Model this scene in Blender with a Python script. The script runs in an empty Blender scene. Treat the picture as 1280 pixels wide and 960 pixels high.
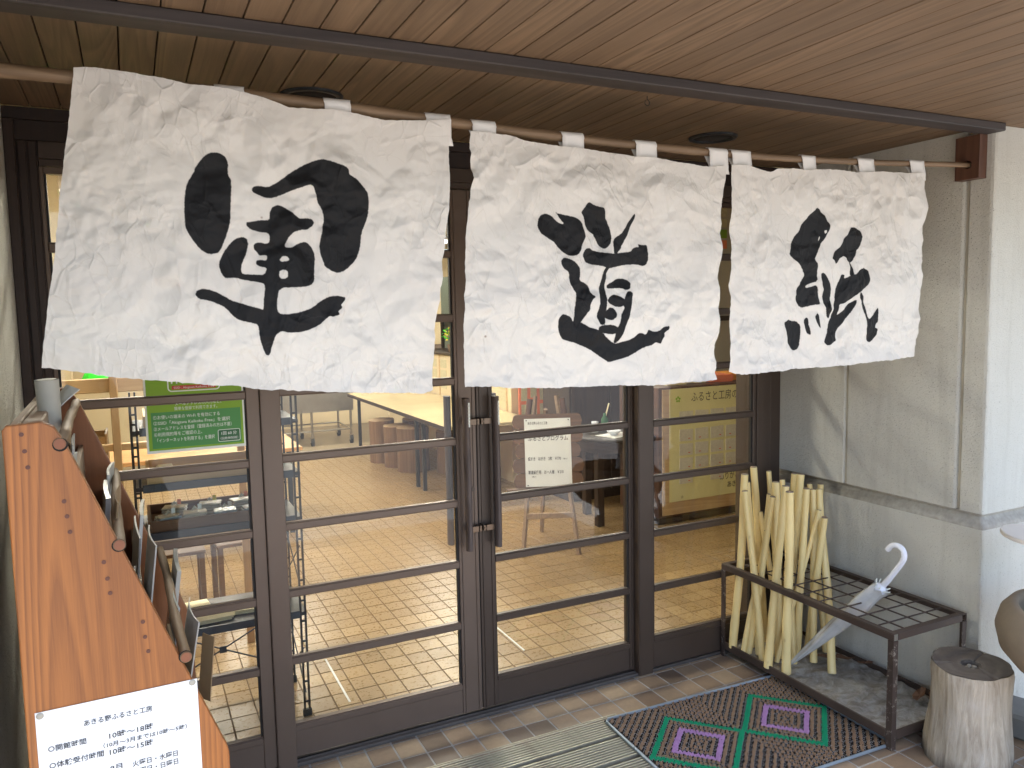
import bpy, math, random
import numpy as np
from mathutils import Vector, Matrix
random.seed(7); rng = np.random.default_rng(7)
S = bpy.context.scene; COL = S.collection
# ---------------------------------------------------------------- camera, world, sun, exposure
cd = bpy.data.cameras.new('camera'); cam = bpy.data.objects.new('camera', cd); COL.objects.link(cam)
cd.sensor_width = 36; cd.lens = 977.01/1280*36; cd.clip_start = .02; cd.clip_end = 600
cam.matrix_world = Matrix(((0.89871843, 0.05925828, -0.4345039, -0.523), (-0.43804137, 0.07473319, -0.89584302, -2.9498),
                           (-0.02061425, 0.99544131, 0.09312168, 1.7306), (0, 0, 0, 1)))
S.camera = cam
W = bpy.data.worlds.new('World'); S.world = W; W.use_nodes = True
SUN_EL, SUN_AZ = math.radians(74), math.radians(184)      # azimuth measured from +Y towards +X
nt = W.node_tree; sky = nt.nodes.new('ShaderNodeTexSky'); sky.sky_type = 'NISHITA'; sky.sun_disc = False
sky.sun_elevation = SUN_EL; sky.sun_rotation = SUN_AZ; sky.dust_density = 2.5
nt.links.new(sky.outputs[0], nt.nodes['Background'].inputs[0]); nt.nodes['Background'].inputs[1].default_value = .15
sl = bpy.data.lights.new('sun', 'SUN'); sl.energy = 4.0; sl.angle = math.radians(.5); sl.color = (1, .96, .9)
sun = bpy.data.objects.new('sun', sl); COL.objects.link(sun)
sd = Vector((math.sin(SUN_AZ)*math.cos(SUN_EL), math.cos(SUN_AZ)*math.cos(SUN_EL), math.sin(SUN_EL)))
sun.rotation_euler = sd.to_track_quat('Z', 'Y').to_euler()
S.view_settings.view_transform = 'Standard'; S.view_settings.look = 'None'; S.view_settings.gamma = 1
S.view_settings.exposure = 2.1
S.cycles.use_denoising = True; S.cycles.max_bounces = 8; S.cycles.transparent_max_bounces = 16
S.cycles.diffuse_bounces = 4; S.cycles.glossy_bounces = 4; S.cycles.transmission_bounces = 6
S.cycles.caustics_reflective = False; S.cycles.caustics_refractive = False; S.cycles.sample_clamp_indirect = 6
# ---------------------------------------------------------------- geometry helpers
class G:
    """collects vertices and faces of one mesh"""
    def __init__(s): s.v = []; s.f = []; s.m = []; s.sm = []
    def add(s, v, f, mi=0, smooth=False):
        n = len(s.v); s.v += [tuple(p) for p in v]; s.f += [tuple(i+n for i in q) for q in f]
        s.m += [mi]*len(f); s.sm += [smooth]*len(f); return s
    def box(s, x0, x1, y0, y1, z0, z1, mi=0, c=0, M=None):
        c = min(c, abs(x1-x0)*.45, abs(y1-y0)*.45, abs(z1-z0)*.45)
        if c <= 0:
            v = [(x, y, z) for x in (x0, x1) for y in (y0, y1) for z in (z0, z1)]
            f = [(0, 1, 3, 2), (4, 6, 7, 5), (0, 4, 5, 1), (2, 3, 7, 6), (0, 2, 6, 4), (1, 5, 7, 3)]
        else:                                             # chamfered box
            v = []; idx = {}
            for a in (0, 1):
                for b in (0, 1):
                    for d in (0, 1):
                        X, Y, Z = (x0, x1)[a], (y0, y1)[b], (z0, z1)[d]
                        ix, iy, iz = (c, -c)[a], (c, -c)[b], (c, -c)[d]
                        idx[a, b, d, 0] = len(v); v.append((X, Y+iy, Z+iz))
                        idx[a, b, d, 1] = len(v); v.append((X+ix, Y, Z+iz))
                        idx[a, b, d, 2] = len(v); v.append((X+ix, Y+iy, Z))
            I = lambda a, b, d, k: idx[a, b, d, k]
            f = []
            for a in (0, 1): f.append((I(a,0,0,0), I(a,1,0,0), I(a,1,1,0), I(a,0,1,0)))
            for b in (0, 1): f.append((I(0,b,0,1), I(1,b,0,1), I(1,b,1,1), I(0,b,1,1)))
            for d in (0, 1): f.append((I(0,0,d,2), I(1,0,d,2), I(1,1,d,2), I(0,1,d,2)))
            for a in (0, 1):
                for b in (0, 1): f.append((I(a,b,0,0), I(a,b,1,0), I(a,b,1,1), I(a,b,0,1)))
            for a in (0, 1):
                for d in (0, 1): f.append((I(a,0,d,0), I(a,1,d,0), I(a,1,d,2), I(a,0,d,2)))
            for b in (0, 1):
                for d in (0, 1): f.append((I(0,b,d,1), I(1,b,d,1), I(1,b,d,2), I(0,b,d,2)))
            for a in (0, 1):
                for b in (0, 1):
                    for d in (0, 1): f.append((I(a,b,d,0), I(a,b,d,1), I(a,b,d,2)))
        if M is not None: v = [M @ Vector(p) for p in v]
        return s.add(v, f, mi)
    def tube(s, pts, r, n=12, mi=0, cap=True, smooth=True, ell=1.0, close=False):
        pts = [Vector(p) for p in pts]; R = r if isinstance(r, (list, tuple)) else [r]*len(pts)
        v = []; f = []; up = None
        for i, p in enumerate(pts):
            t = (pts[min(i+1, len(pts)-1)]-pts[max(i-1, 0)]).normalized()
            if up is None: up = Vector((0, 0, 1)) if abs(t.z) < .9 else Vector((1, 0, 0))
            a = t.cross(up).normalized(); b = a.cross(t).normalized(); up = b
            for k in range(n):
                w = 2*math.pi*k/n; v.append(p+a*math.cos(w)*R[i]+b*math.sin(w)*R[i]*ell)
        for i in range(len(pts)-1):
            for k in range(n): f.append((i*n+k, i*n+(k+1) % n, (i+1)*n+(k+1) % n, (i+1)*n+k))
        s.add(v, f, mi, smooth)
        if cap:
            m = len(pts)-1
            s.add(v[:n], [tuple(range(n))[::-1]], mi); s.add(v[m*n:], [tuple(range(n))], mi)
        return s
    def lathe(s, prof, n=32, c=(0, 0, 0), mi=0, smooth=True, wob=None):
        v = []; f = []
        for r, z in prof:
            for k in range(n):
                w = 2*math.pi*k/n; q = r*(wob(w, z) if wob else 1)
                v.append((c[0]+q*math.cos(w), c[1]+q*math.sin(w), c[2]+z))
        for i in range(len(prof)-1):
            for k in range(n): f.append((i*n+k, i*n+(k+1) % n, (i+1)*n+(k+1) % n, (i+1)*n+k))
        return s.add(v, f, mi, smooth)
    def prism(s, poly, a0, a1, axis='y', mi=0):
        """extrude a 2D outline along an axis; poly is (x,z) for y, (y,z) for x, (x,y) for z"""
        mk = {'y': lambda p, a: (p[0], a, p[1]), 'x': lambda p, a: (a, p[0], p[1]), 'z': lambda p, a: (p[0], p[1], a)}[axis]
        n = len(poly); v = [mk(p, a0) for p in poly]+[mk(p, a1) for p in poly]
        f = [tuple(range(n)), tuple(range(2*n-1, n-1, -1))]+[(i, i+n, (i+1) % n+n, (i+1) % n) for i in range(n)]
        return s.add(v, f, mi)
    def xform(s, M): s.v = [tuple(M @ Vector(p)) for p in s.v]; return s
    def mesh(s, name, mats):
        me = bpy.data.meshes.new(name); me.from_pydata(s.v, [], s.f)
        for m in (mats if isinstance(mats, (list, tuple)) else [mats]): me.materials.append(m)
        me.polygons.foreach_set('material_index', s.m); me.polygons.foreach_set('use_smooth', s.sm)
        me.update()
        import bmesh
        b = bmesh.new(); b.from_mesh(me); bmesh.ops.recalc_face_normals(b, faces=b.faces); b.to_mesh(me); b.free()
        return me
def link(name, data, parent=None, loc=None):
    o = bpy.data.objects.new(name, data); COL.objects.link(o)
    if parent is not None: o.parent = parent
    if loc is not None: o.location = loc
    return o
def thing(name, label, cat, loc=(0, 0, 0), rz=0, group=None):
    o = bpy.data.objects.new(name, None); COL.objects.link(o); o.location = loc; o.rotation_euler = (0, 0, rz)
    o.empty_display_size = .05; o['label'] = label; o['category'] = cat
    if group: o['group'] = group
    return o
def tag(o, label, cat, group=None):
    o['label'] = label; o['category'] = cat
    if group: o['group'] = group
    return o
def part(name, g, mats, parent, **k):
    o = link(name, g.mesh(name, mats), parent)
    if k.get('label'): o['label'] = k['label']
    return o
def solo(name, g, mats, label, cat, group=None, loc=None, rz=0):
    """a thing of one mesh; its vertices are given around loc"""
    o = link(name, g.mesh(name, mats)); tag(o, label, cat, group)
    if loc is not None: o.location = loc
    o.rotation_euler = (0, 0, rz); return o
def copy_tree(o, parent=None):
    c = o.copy(); COL.objects.link(c); c.parent = parent
    for ch in list(o.children): copy_tree(ch, c)
    return c
# ---------------------------------------------------------------- material helpers
class N:
    def __init__(s, name):
        s.m = bpy.data.materials.new(name); s.m.use_nodes = True; s.t = s.m.node_tree
        s.b = s.t.nodes['Principled BSDF']; s.out = s.t.nodes['Material Output']
    def n(s, typ, ins=None, **props):
        x = s.t.nodes.new(typ)
        for k, v in props.items(): setattr(x, k, v)
        for k, v in (ins or {}).items(): s.set(x.inputs[k], v)
        return x
    def set(s, sock, v):
        if isinstance(v, bpy.types.NodeSocket): s.t.links.new(v, sock)
        elif isinstance(v, bpy.types.Node): s.t.links.new(v.outputs[0], sock)
        else:
            if isinstance(v, (tuple, list)) and len(v) == 3 and sock.type == 'RGBA': v = (*v, 1)
            sock.default_value = v
    def math(s, op, a, b=0.0, c=0.0): return s.n('ShaderNodeMath', {0: a, 1: b, 2: c}, operation=op).outputs[0]
    def mix(s, f, a, b, mode='MIX'):
        x = s.n('ShaderNodeMix', data_type='RGBA', blend_type=mode); s.set(x.inputs[0], f); s.set(x.inputs[6], a); s.set(x.inputs[7], b)
        return x.outputs[2]
    def ramp(s, f, pts):
        x = s.n('ShaderNodeValToRGB', {0: f}); e = x.color_ramp.elements
        while len(e) < len(pts): e.new(.5)
        for i, (p, c) in enumerate(pts): e[i].position = p; e[i].color = (*c, 1) if len(c) == 3 else c
        return x.outputs[0]
    def coord(s, kind='Object', scale=(1, 1, 1), loc=None, rot=(0, 0, 0), rnd=0):
        c = s.n('ShaderNodeTexCoord').outputs[kind]
        if rnd:
            oi = s.n('ShaderNodeObjectInfo').outputs['Random']
            k = s.n('ShaderNodeVectorMath', {0: s.n('ShaderNodeCombineXYZ', {0: oi, 1: s.math('MULTIPLY', oi, 7.3), 2: s.math('MULTIPLY', oi, 3.7)}).outputs[0], 1: (rnd, rnd, rnd)}, operation='MULTIPLY').outputs[0]
            c = s.n('ShaderNodeVectorMath', {0: c, 1: k}, operation='ADD').outputs[0]
        return s.n('ShaderNodeMapping', {0: c, 1: loc or (0, 0, 0), 2: rot, 3: scale}).outputs[0]
    def noise(s, vec, scale, detail=4, rough=.55, dist=0): return s.n('ShaderNodeTexNoise', {'Vector': vec, 'Scale': scale, 'Detail': detail, 'Roughness': rough, 'Distortion': dist}).outputs[0]
    def bump(s, h, strength=.3, dist=.002, nrm=None):
        x = s.n('ShaderNodeBump', {'Height': h, 'Strength': strength, 'Distance': dist})
        if nrm is not None: s.set(x.inputs['Normal'], nrm)
        s.set(s.b.inputs['Normal'], x.outputs[0]); return x.outputs[0]
    def fin(s, col=None, rough=None, metal=None, coat=None, spec=None):
        for k, v in (('Base Color', col), ('Roughness', rough), ('Metallic', metal), ('Coat Weight', coat), ('Specular IOR Level', spec)):
            if v is not None: s.set(s.b.inputs[k], v)
        return s.m
def plain(name, c, rough=.6, metal=0, var=.18, sc=14, bump=.15, bs=120, rnd=3, coat=None, grime=0):
    """a plain colour with uneven tone, fine relief and (grime) dirty blotches"""
    s = N(name); v = s.coord(rnd=rnd); a = s.noise(v, sc, 5); b = s.noise(v, bs, 3)
    k = s.math('ADD', s.math('MULTIPLY', a, var*2), 1-var)
    col = s.mix(1, c, s.n('ShaderNodeCombineColor', {0: k, 1: k, 2: k}).outputs[0], 'MULTIPLY')
    if grime:
        g = s.ramp(s.noise(v, sc*.4, 8, .7), [(.45, (0, 0, 0)), (.7, (1, 1, 1))])
        col = s.mix(s.math('MULTIPLY', g, grime), col, tuple(x*.35 for x in c))
    s.bump(b, bump, .001)
    return s.fin(col, s.math('ADD', s.math('MULTIPLY', a, .2), rough-.1), metal, coat)
def wood(name, dark, light, axis='z', freq=1.0, rough=.5, coat=0, rnd=9, tone=.25, ring=14, bump=.25, stretch=.06, fibre=1.0, knots=0):
    s = N(name); st = {'x': (stretch, 1, 1), 'y': (1, stretch, 1), 'z': (1, 1, stretch)}[axis]
    sc = tuple(q*freq for q in st)
    v = s.coord(scale=sc, rnd=rnd)
    base = s.noise(v, 5, 2, .4, .3)
    rings = s.math('FRACT', s.math('MULTIPLY', base, ring))
    rings = s.ramp(rings, [(0, (0, 0, 0)), (.55, (.75,)*3), (.8, (1,)*3), (1, (.1,)*3)])
    st2 = {'x': (.02, 1, 1), 'y': (1, .02, 1), 'z': (1, 1, .02)}[axis]
    fib = s.noise(s.coord(scale=tuple(q*freq for q in st2), rnd=rnd), 260*fibre, 4, .7)
    rw = s.math('MULTIPLY', s.ramp(s.noise(s.coord(scale=sc, rnd=rnd), 3.1, 2), [(.35, (.3,)*3), (.65, (1,)*3)]), .5)
    f = s.math('ADD', s.math('MULTIPLY', rings, rw), s.math('MULTIPLY', fib, .62))
    col = s.mix(f, dark, light)
    if tone:
        oi = s.n('ShaderNodeObjectInfo').outputs['Random']
        k = s.math('ADD', s.math('MULTIPLY', oi, tone), 1-tone/2)
        blot = s.math('ADD', s.math('MULTIPLY', s.noise(s.coord(rnd=rnd), 3, 3), .35), .82)
        k = s.math('MULTIPLY', k, blot)
        col = s.mix(1, col, s.n('ShaderNodeCombineColor', {0: k, 1: k, 2: k}).outputs[0], 'MULTIPLY')
    if knots:
        vo = s.n('ShaderNodeTexVoronoi', {'Vector': s.coord(scale={'x': (.25, 1, 1), 'y': (1, .25, 1), 'z': (1, 1, .25)}[axis], rnd=rnd), 'Scale': knots})
        kn = s.ramp(vo.outputs['Distance'], [(.03, (1,)*3), (.1, (0,)*3)])
        col = s.mix(s.math('MULTIPLY', kn, .7), col, tuple(q*.35 for q in dark))
    s.bump(f, bump, .0006)
    return s.fin(col, rough, 0, coat)
M = {}
M['board'] = wood('ceiling_wood', (.085, .050, .026), (.245, .158, .090), 'y', 1.3, .6, 0, tone=.16, ring=18, stretch=.05, fibre=.6)
M['gap'] = plain('dark_gap', (.012, .008, .006), .9)
M['beam'] = wood('beam_wood', (.018, .014, .013), (.06, .047, .043), 'x', 1, .6, 0, tone=.1, bump=.3)
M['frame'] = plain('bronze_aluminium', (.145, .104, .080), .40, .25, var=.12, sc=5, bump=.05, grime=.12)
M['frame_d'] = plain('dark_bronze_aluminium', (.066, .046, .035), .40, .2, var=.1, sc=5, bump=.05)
M['sill'] = plain('sill_metal', (.16, .145, .135), .42, .6, var=.25, sc=9, grime=.4)
M['gasket'] = plain('rubber_gasket', (.012, .011, .011), .6)
M['darkwood'] = wood('dark_door_wood', (.014, .007, .005), (.04, .02, .012), 'z', 1, .5, 0)
M['handle'] = wood('handle_wood', (.045, .03, .026), (.14, .105, .09), 'z', 2, .6, 0, fibre=.8, bump=.5)
M['steel'] = plain('bright_steel', (.3, .26, .22), .35, 1, var=.1)
M['rack'] = wood('rack_wood', (.12, .033, .006), (.46, .165, .034), 'z', 1.3, .5, .08, tone=.1, ring=24, stretch=.04, bump=.35, knots=1.6)
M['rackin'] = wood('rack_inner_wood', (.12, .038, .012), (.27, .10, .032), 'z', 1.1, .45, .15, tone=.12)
M['rackback'] = wood('rack_pale_wood', (.2, .13, .08), (.34, .24, .16), 'y', 1, .6, 0)
M['peg'] = plain('peg_wood', (.10, .03, .014), .5)
M['rod'] = wood('rack_rod_wood', (.11, .058, .025), (.22, .13, .058), 'y', 1.5, .65, 0)
M['rodend'] = plain('rod_end_grain', (.20, .07, .03), .6, var=.3, sc=60)
M['pole'] = wood('pole_wood', (.09, .052, .026), (.27, .18, .105), 'x', 2.2, .6, 0, tone=0)
M['bracket'] = wood('bracket_wood', (.05, .021, .013), (.14, .062, .036), 'z', 1.2, .5, .1)
M['pale'] = wood('pale_wood', (.42, .27, .13), (.66, .47, .26), 'x', 1, .55, 0, tone=.3)
M['palez'] = wood('pale_wood_upright', (.36, .23, .12), (.55, .38, .21), 'z', 1, .55, 0, tone=.3)
M['brownz'] = wood('brown_wood', (.085, .038, .016), (.20, .10, .042), 'x', 1, .55, 0, tone=.2)
M['orange'] = wood('orange_table_wood', (.5, .25, .09), (.72, .40, .17), 'x', 1, .4, .1, tone=.1)
M['blackmetal'] = plain('black_metal', (.018, .02, .024), .4, .3)
M['bluegrey'] = plain('shelf_edge_metal', (.04, .05, .066), .4, .4)
M['stainless'] = plain('stainless_steel', (.42, .40, .36), .38, .85, var=.12)
M['rubber'] = plain('black_rubber', (.015, .015, .015), .7)
M['paper'] = plain('white_paper', (.78, .79, .78), .75, var=.04, bump=.05)
M['paper2'] = plain('grey_paper', (.42, .41, .37), .6, var=.2, sc=20)
M['kraft'] = plain('kraft_paper', (.25, .17, .09), .8, var=.2, sc=20)
M['film'] = plain('clear_film_edges', (.5, .5, .48), .12, var=.2, sc=30)
M['cream'] = plain('cream_sheet', (.84, .74, .48), .8, var=.12, sc=12)
M['ink'] = plain('printed_ink', (.03, .03, .035), .6, var=.05)
M['white'] = plain('white_print', (.8, .84, .78), .6, var=.03)
M['green1'] = plain('leaf_green_print', (.21, .40, .012), .5, var=.08, sc=4)
M['green2'] = plain('deep_green_print', (.06, .27, .06), .5, var=.05)
M['green3'] = plain('dark_green_print', (.02, .12, .04), .5, var=.05)
M['red'] = plain('red_print', (.55, .04, .03), .5, var=.05)
M['greenplastic'] = plain('bright_green_plastic', (.03, .62, .04), .35, var=.1)
M['yellowposter'] = plain('yellow_green_poster', (.70, .68, .36), .8, var=.08, sc=3)
M['card'] = plain('grey_card', (.58, .57, .50), .8, var=.25, sc=60)
M['wallcream'] = plain('cream_interior_wall', (.68, .56, .36), .85, var=.06, sc=2)
M['wallgrey'] = plain('grey_interior_wall', (.42, .39, .32), .85, var=.06, sc=2)
M['ceilin'] = plain('white_interior_ceiling', (.6, .58, .52), .9, var=.05)
M['orangep'] = plain('orange_display_panel', (.85, .33, .03), .7, var=.08, sc=3)
M['redp'] = plain('salmon_display_panel', (.78, .2, .09), .7, var=.1, sc=3)
M['washi'] = plain('handmade_paper_strip', (.55, .50, .32), .85, var=.25, sc=50)
M['darkcab'] = wood('dark_cabinet_wood', (.02, .010, .006), (.052, .027, .016), 'z', 1, .6, 0)
M['plank'] = wood('plank_sign_wood', (.06, .026, .011), (.19, .092, .038), 'x', 1, .5, 0, tone=.25)
M['yellow'] = plain('yellow_petals', (.8, .6, .03), .6)
M['blue'] = plain('blue_print', (.02, .06, .4), .5)
M['pic'] = plain('picture_blue', (.15, .3, .42), .5, var=.4, sc=12)
M['chrome'] = plain('grey_umbrella_film', (.5, .5, .49), .22, var=.22, sc=18, bump=.5, bs=30)
M['whiteplastic'] = plain('white_plastic', (.75, .78, .86), .25, var=.03)
M['matmetal'] = plain('blue_grey_mat_edge', (.33, .4, .47), .3, .4, var=.2)
M['concrete'] = plain('grey_concrete', (.2, .2, .19), .9, var=.3, sc=9, bump=.8, bs=90)
M['asphalt'] = plain('pale_forecourt_concrete', (.19, .185, .178), .9, var=.2, sc=.8, bump=.5)
M['leaf'] = plain('dead_leaf', (.16, .085, .05), .8, var=.4, sc=40)
M['ceramic'] = plain('sandy_tan_ceramic', (.20, .16, .115), .85, var=.35, sc=9, bump=.7, bs=240, grime=.15)
M['whitestone'] = plain('white_tabletop', (.66, .63, .6), .5, var=.08, sc=8)
M['whiteplaster'] = plain('roof_render', (.5, .48, .44), .9)
def stucco():
    s = N('speckled_stucco'); v = s.coord()
    n1 = s.noise(v, 170, 4, .6); n2 = s.noise(v, 2.2, 5, .6); n3 = s.noise(v, 45, 3, .6)
    sp = s.n('ShaderNodeTexVoronoi', {'Vector': s.n('ShaderNodeVectorMath', {0: v, 1: s.n('ShaderNodeVectorMath', {0: s.n('ShaderNodeTexNoise', {'Vector': v, 'Scale': 90.0}).outputs[1], 1: (.012,)*3}, operation='MULTIPLY').outputs[0]}, operation='ADD').outputs[0], 'Scale': 78.0})
    pit = s.ramp(s.noise(s.coord(scale=(1, .8, 1.4)), 210, 2, .5), [(.66, (0,)*3), (.72, (1,)*3)])
    pit = s.math('MAXIMUM', pit, s.math('MULTIPLY', s.ramp(sp.outputs['Distance'], [(.05, (1,)*3), (.16, (0,)*3)]), s.ramp(n3, [(.5, (0,)*3), (.6, (1,)*3)])))
    col = s.mix(n2, (.47, .455, .395), (.60, .59, .535))
    col = s.mix(s.math('MULTIPLY', n1, .35), col, (.66, .65, .6))
    col = s.mix(s.math('MULTIPLY', pit, .6), col, (.13, .12, .10))
    geo = s.n('ShaderNodeTexCoord').outputs['Object']; z = s.n('ShaderNodeSeparateXYZ', {0: geo}).outputs[2]
    st = s.noise(s.coord(scale=(14, 14, 1.2)), 1.5, 4)         # faint rain streaks
    col = s.mix(s.math('MULTIPLY', s.ramp(st, [(.5, (0,)*3), (.8, (1,)*3)]), .3), col, (.3, .28, .23))
    h = s.math('SUBTRACT', s.math('ADD', n1, s.math('MULTIPLY', n3, .8)), pit)
    s.bump(h, 1.0, .0034)
    return s.fin(col, .9)
M['stucco'] = stucco()
M['groove'] = plain('dirty_groove_stucco', (.36, .34, .295), .95, var=.45, sc=38, bump=.8)
M['sealant'] = plain('beige_sealant', (.4, .37, .3), .7)
def glass():
    s = N('window_glass'); t = s.t; t.nodes.remove(s.b)
    lw = s.n('ShaderNodeFresnel', {'IOR': 1.5}); f = s.math('MULTIPLY', s.math('MULTIPLY', lw.outputs[0], s.math('SUBTRACT', 1.0, s.n('ShaderNodeNewGeometry').outputs['Backfacing'])), 1.15)
    sm = s.noise(s.coord(), 6, 3); gl = s.n('ShaderNodeBsdfGlossy', {'Color': (.95, .97, 1), 'Roughness': s.math('MULTIPLY', s.math('SUBTRACT', sm, .35), .02)})
    tr = s.n('ShaderNodeBsdfTransparent', {'Color': (.93, .95, .94)})
    s.set(gl.inputs['Normal'], s.n('ShaderNodeBump', {'Height': s.noise(s.coord(), 2.2, 1), 'Strength': .12, 'Distance': .004}).outputs[0])
    mx = s.n('ShaderNodeMixShader', {0: f, 1: tr.outputs[0], 2: gl.outputs[0]})
    t.links.new(mx.outputs[0], s.out.inputs[0]); return s.m
M['glass'] = glass()
def tile(name, cols, rough, var=.5):
    s = N(name); oi = s.n('ShaderNodeObjectInfo').outputs['Random']
    c = s.ramp(oi, [(i/(len(cols)-1), q) for i, q in enumerate(cols)])
    v = s.coord(rnd=5); a = s.noise(v, 60, 4, .6); b = s.noise(v, 240, 3)
    geo = s.n('ShaderNodeNewGeometry').outputs['Position']; w = s.noise(geo, 1.6, 4)
    k = s.math('MULTIPLY', s.math('ADD', s.math('MULTIPLY', a, var), 1-var/2), s.math('ADD', s.math('MULTIPLY', w, .4), .8))
    col = s.mix(1, c, s.n('ShaderNodeCombineColor', {0: k, 1: k, 2: k}).outputs[0], 'MULTIPLY')
    s.bump(b, .12, .0005)
    return s.fin(col, s.math('ADD', s.math('MULTIPLY', a, .3), rough-.12))
M['tile_out'] = tile('porch_tile', [(.20, .14, .095), (.33, .24, .16), (.13, .092, .066), (.36, .27, .18), (.25, .17, .11)], .42)
M['tile_in'] = tile('workshop_tile', [(.31, .205, .095), (.37, .25, .12), (.27, .175, .08), (.34, .225, .105)], .27, .14)
M['grout'] = plain('grey_grout', (.36, .36, .35), .9, var=.3, sc=20)
M['grout_in'] = plain('dark_grout', (.15, .095, .05), .9, var=.3, sc=20)
def emit(name, c, e):
    s = N(name); s.set(s.b.inputs['Emission Color'], c); s.set(s.b.inputs['Emission Strength'], e); return s.fin(c, .5)
M['tube'] = emit('lit_fluorescent_tube', (1, .93, .78), 14)
HC = 2.405; XL = -.845; XR = 2.515
def structure(name, g, mats): o = link(name, g.mesh(name, mats)); o['kind'] = 'structure'; return o
# ---------------------------------------------------------------- ground, floors
structure('ground', G().box(-60, 60, -90, 40, -.40, -.10), M['asphalt'])
HX0, HX1, HY0, HY1 = -.6, 1.25, -.9, -.2435               # pit of the floor grating
fo = structure('porch_floor', G().box(-1.9, 4.2, -3.3, HY0, -.019, -.0022).box(-1.9, 4.2, HY1, -.001, -.019, -.0022).box(-1.9, HX0, HY0, HY1, -.019, -.0022).box(HX1, 4.2, HY0, HY1, -.019, -.0022), M['grout'])
TX, TY = .108, .1225
def rows_of_tiles(floor, mat, x0, nx, y0, ny, dy, top, skip=None, gap=.0075, limit=300, seen=None):
    """tiles one by one (the nearest 300), the rest joined in one piece of stuff"""
    w, d = TX-gap, dy-gap
    g = G().box(-w/2, w/2, -d/2, d/2, -.012, 0, c=.0012); me = g.mesh('tile', mat); k = 0; rest = G()
    cells = [(i, j) for j in range(ny) for i in range(nx)]
    cells.sort(key=lambda c: seen(x0+(c[0]+.5)*TX, y0+(c[1]+.5)*dy) if seen else 0)
    for i, j in cells:
        x, y = x0+(i+.5)*TX, y0+(j+.5)*dy
        if skip and skip(x, y): continue
        z = top+random.uniform(-.0006, .0004)
        if k < limit: link('tile', me, floor, (x, y, z)); k += 1
        else: rest.box(x-w/2, x+w/2, y-d/2, y+d/2, z-.012, z, c=.0012)
    if rest.v:
        r = link('far_tiles', rest.mesh('far_tiles', mat), floor); r['kind'] = 'stuff'
        return r
cx, cy = -.523, -2.95
GX0, GX1, GY0, GY1 = -.6, 1.25, -.9, -.2435
inview = lambda x, y: math.hypot(x-1.0, y-.2) + (3 if x < -.45 and y < -.1 else 0)
rows_of_tiles(fo, M['tile_out'], -8*TX, 33, -.0205-24*TY, 24, TY, 0,
              skip=lambda x, y: GX0-.05 < x < GX1+.04 and GY0 < y < GY1, limit=290, seen=inview)
sg = G().box(-TX/2+.004, TX/2-.004, -.0075, .0055, -.012, 0, c=.001).mesh('edge_tile', M['tile_out'])
for i in range(31): link('edge_tile', sg, fo, ((i-7.5)*TX, -.0105, random.uniform(-.0005, .0003)))
fi = structure('workshop_floor', G().box(-3.2, 7.5, .125, 9.2, -.03, -.0012), M['grout_in'])
rows_of_tiles(fi, M['tile_in'], -9*TX-.015, 62, .13, 55, TY, .001, gap=.0052, limit=298, seen=lambda x, y: y*1.0+max(0, -x-.4)*3+max(0, x-2.6-y*.5)*3,
              skip=lambda x, y: y > 6.8)
g = G()
for (x0, y0, x1, y1) in ((.255, .40, .267, .88), (1.184, .50, 1.196, .85)): g.box(x0, x1, y0, y1, .0012, .0022)
solo('floor_tape', G().box(.257, .267, .40, .89, .0012, .0022), M['paper'], 'white tape line on the workshop tiles beside the black shelf foot', 'tape')
solo('floor_tape', G().box(1.184, 1.194, .50, .85, .0012, .0022), M['paper'], 'white tape line on the tiles just inside the right sliding door', 'tape')
# ---------------------------------------------------------------- porch ceiling of boards, roof
ce = structure('porch_ceiling', G().box(-2.2, 4.6, -2.42, .0, HC+.012, HC+.03), M['gap'])
BW = .0858
bm_ = G().box(-BW/2+.0018, BW/2-.0018, -1.205, 1.205, 0, .012, c=.001).mesh('board', M['board'])
i0 = int((-2.0-.5209)/BW)
for i in range(i0, i0+74): link('board', bm_, ce, (.5209+(i+.5)*BW, -1.21, HC+random.uniform(-.0004, .0006)))
structure('roof', G().box(-6, 9, -2.42, .10, HC+.034, HC+.40).box(-6, 9, .1001, 9.5, 2.85, 3.1).box(-6, 9, -2.50, -2.4201, HC-.03, HC+.44), [M['whiteplaster'], M['beam']])
# beam trim across the boards
solo('ceiling_beam', G().box(-2.1, 2.52, -1.035, -.957, 2.375, HC-.001, c=.003), M['beam'], 'long dark wooden trim beam running under the boarded porch ceiling', 'beam')
# ---------------------------------------------------------------- right and left stucco walls
def plan(d, cor=.012):
    return [(XR-d, .30), (XR-d, -1.0-d+cor), (XR-d+cor*.3, -1.0-d+cor*.3), (XR-d+cor, -1.0-d), (6.5, -1.0-d), (6.5, .30)]
rw = thing('stucco_wall', 'pale grey speckled stucco wall on the right with a dirty ledge groove', 'wall')
up = [(XR, .30), (XR, -.309), (XR+.004, -.3145), (XR+.012, -.3165), (XR+.012, -.3275), (XR+.004, -.3295), (XR, -.335), (XR, -.872), (XR+.004, -.881), (XR+.014, -.885), (XR+.014, -.897), (XR+.005, -.899), (XR, -.904),
      (XR, -.986), (XR+.003, -.996), (XR+.013, -1.0), (6.5, -1.0), (6.5, .30)]
part('upper_wall', G().prism(up, .874, HC-.001, 'z'), M['stucco'], rw)
prof = [(0, .874), (-.003, .868), (-.016, .865), (-.018, .858), (-.012, .848), (-.003, .838), (.005, .828), (.009, .818), (.010, .812)]
g = G(); L = [[(*p, z) for p in plan(d)] for d, z in prof]
for a in range(len(L)-1):
    g.add(L[a]+L[a+1], [(i, (i+1) % 6, 6+(i+1) % 6, 6+i) for i in range(6)], 0, True)
part('ledge_groove', g, M['groove'], rw)
part('lower_wall', G().prism(plan(.010), -.02, .812, 'z'), M['stucco'], rw)
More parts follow.
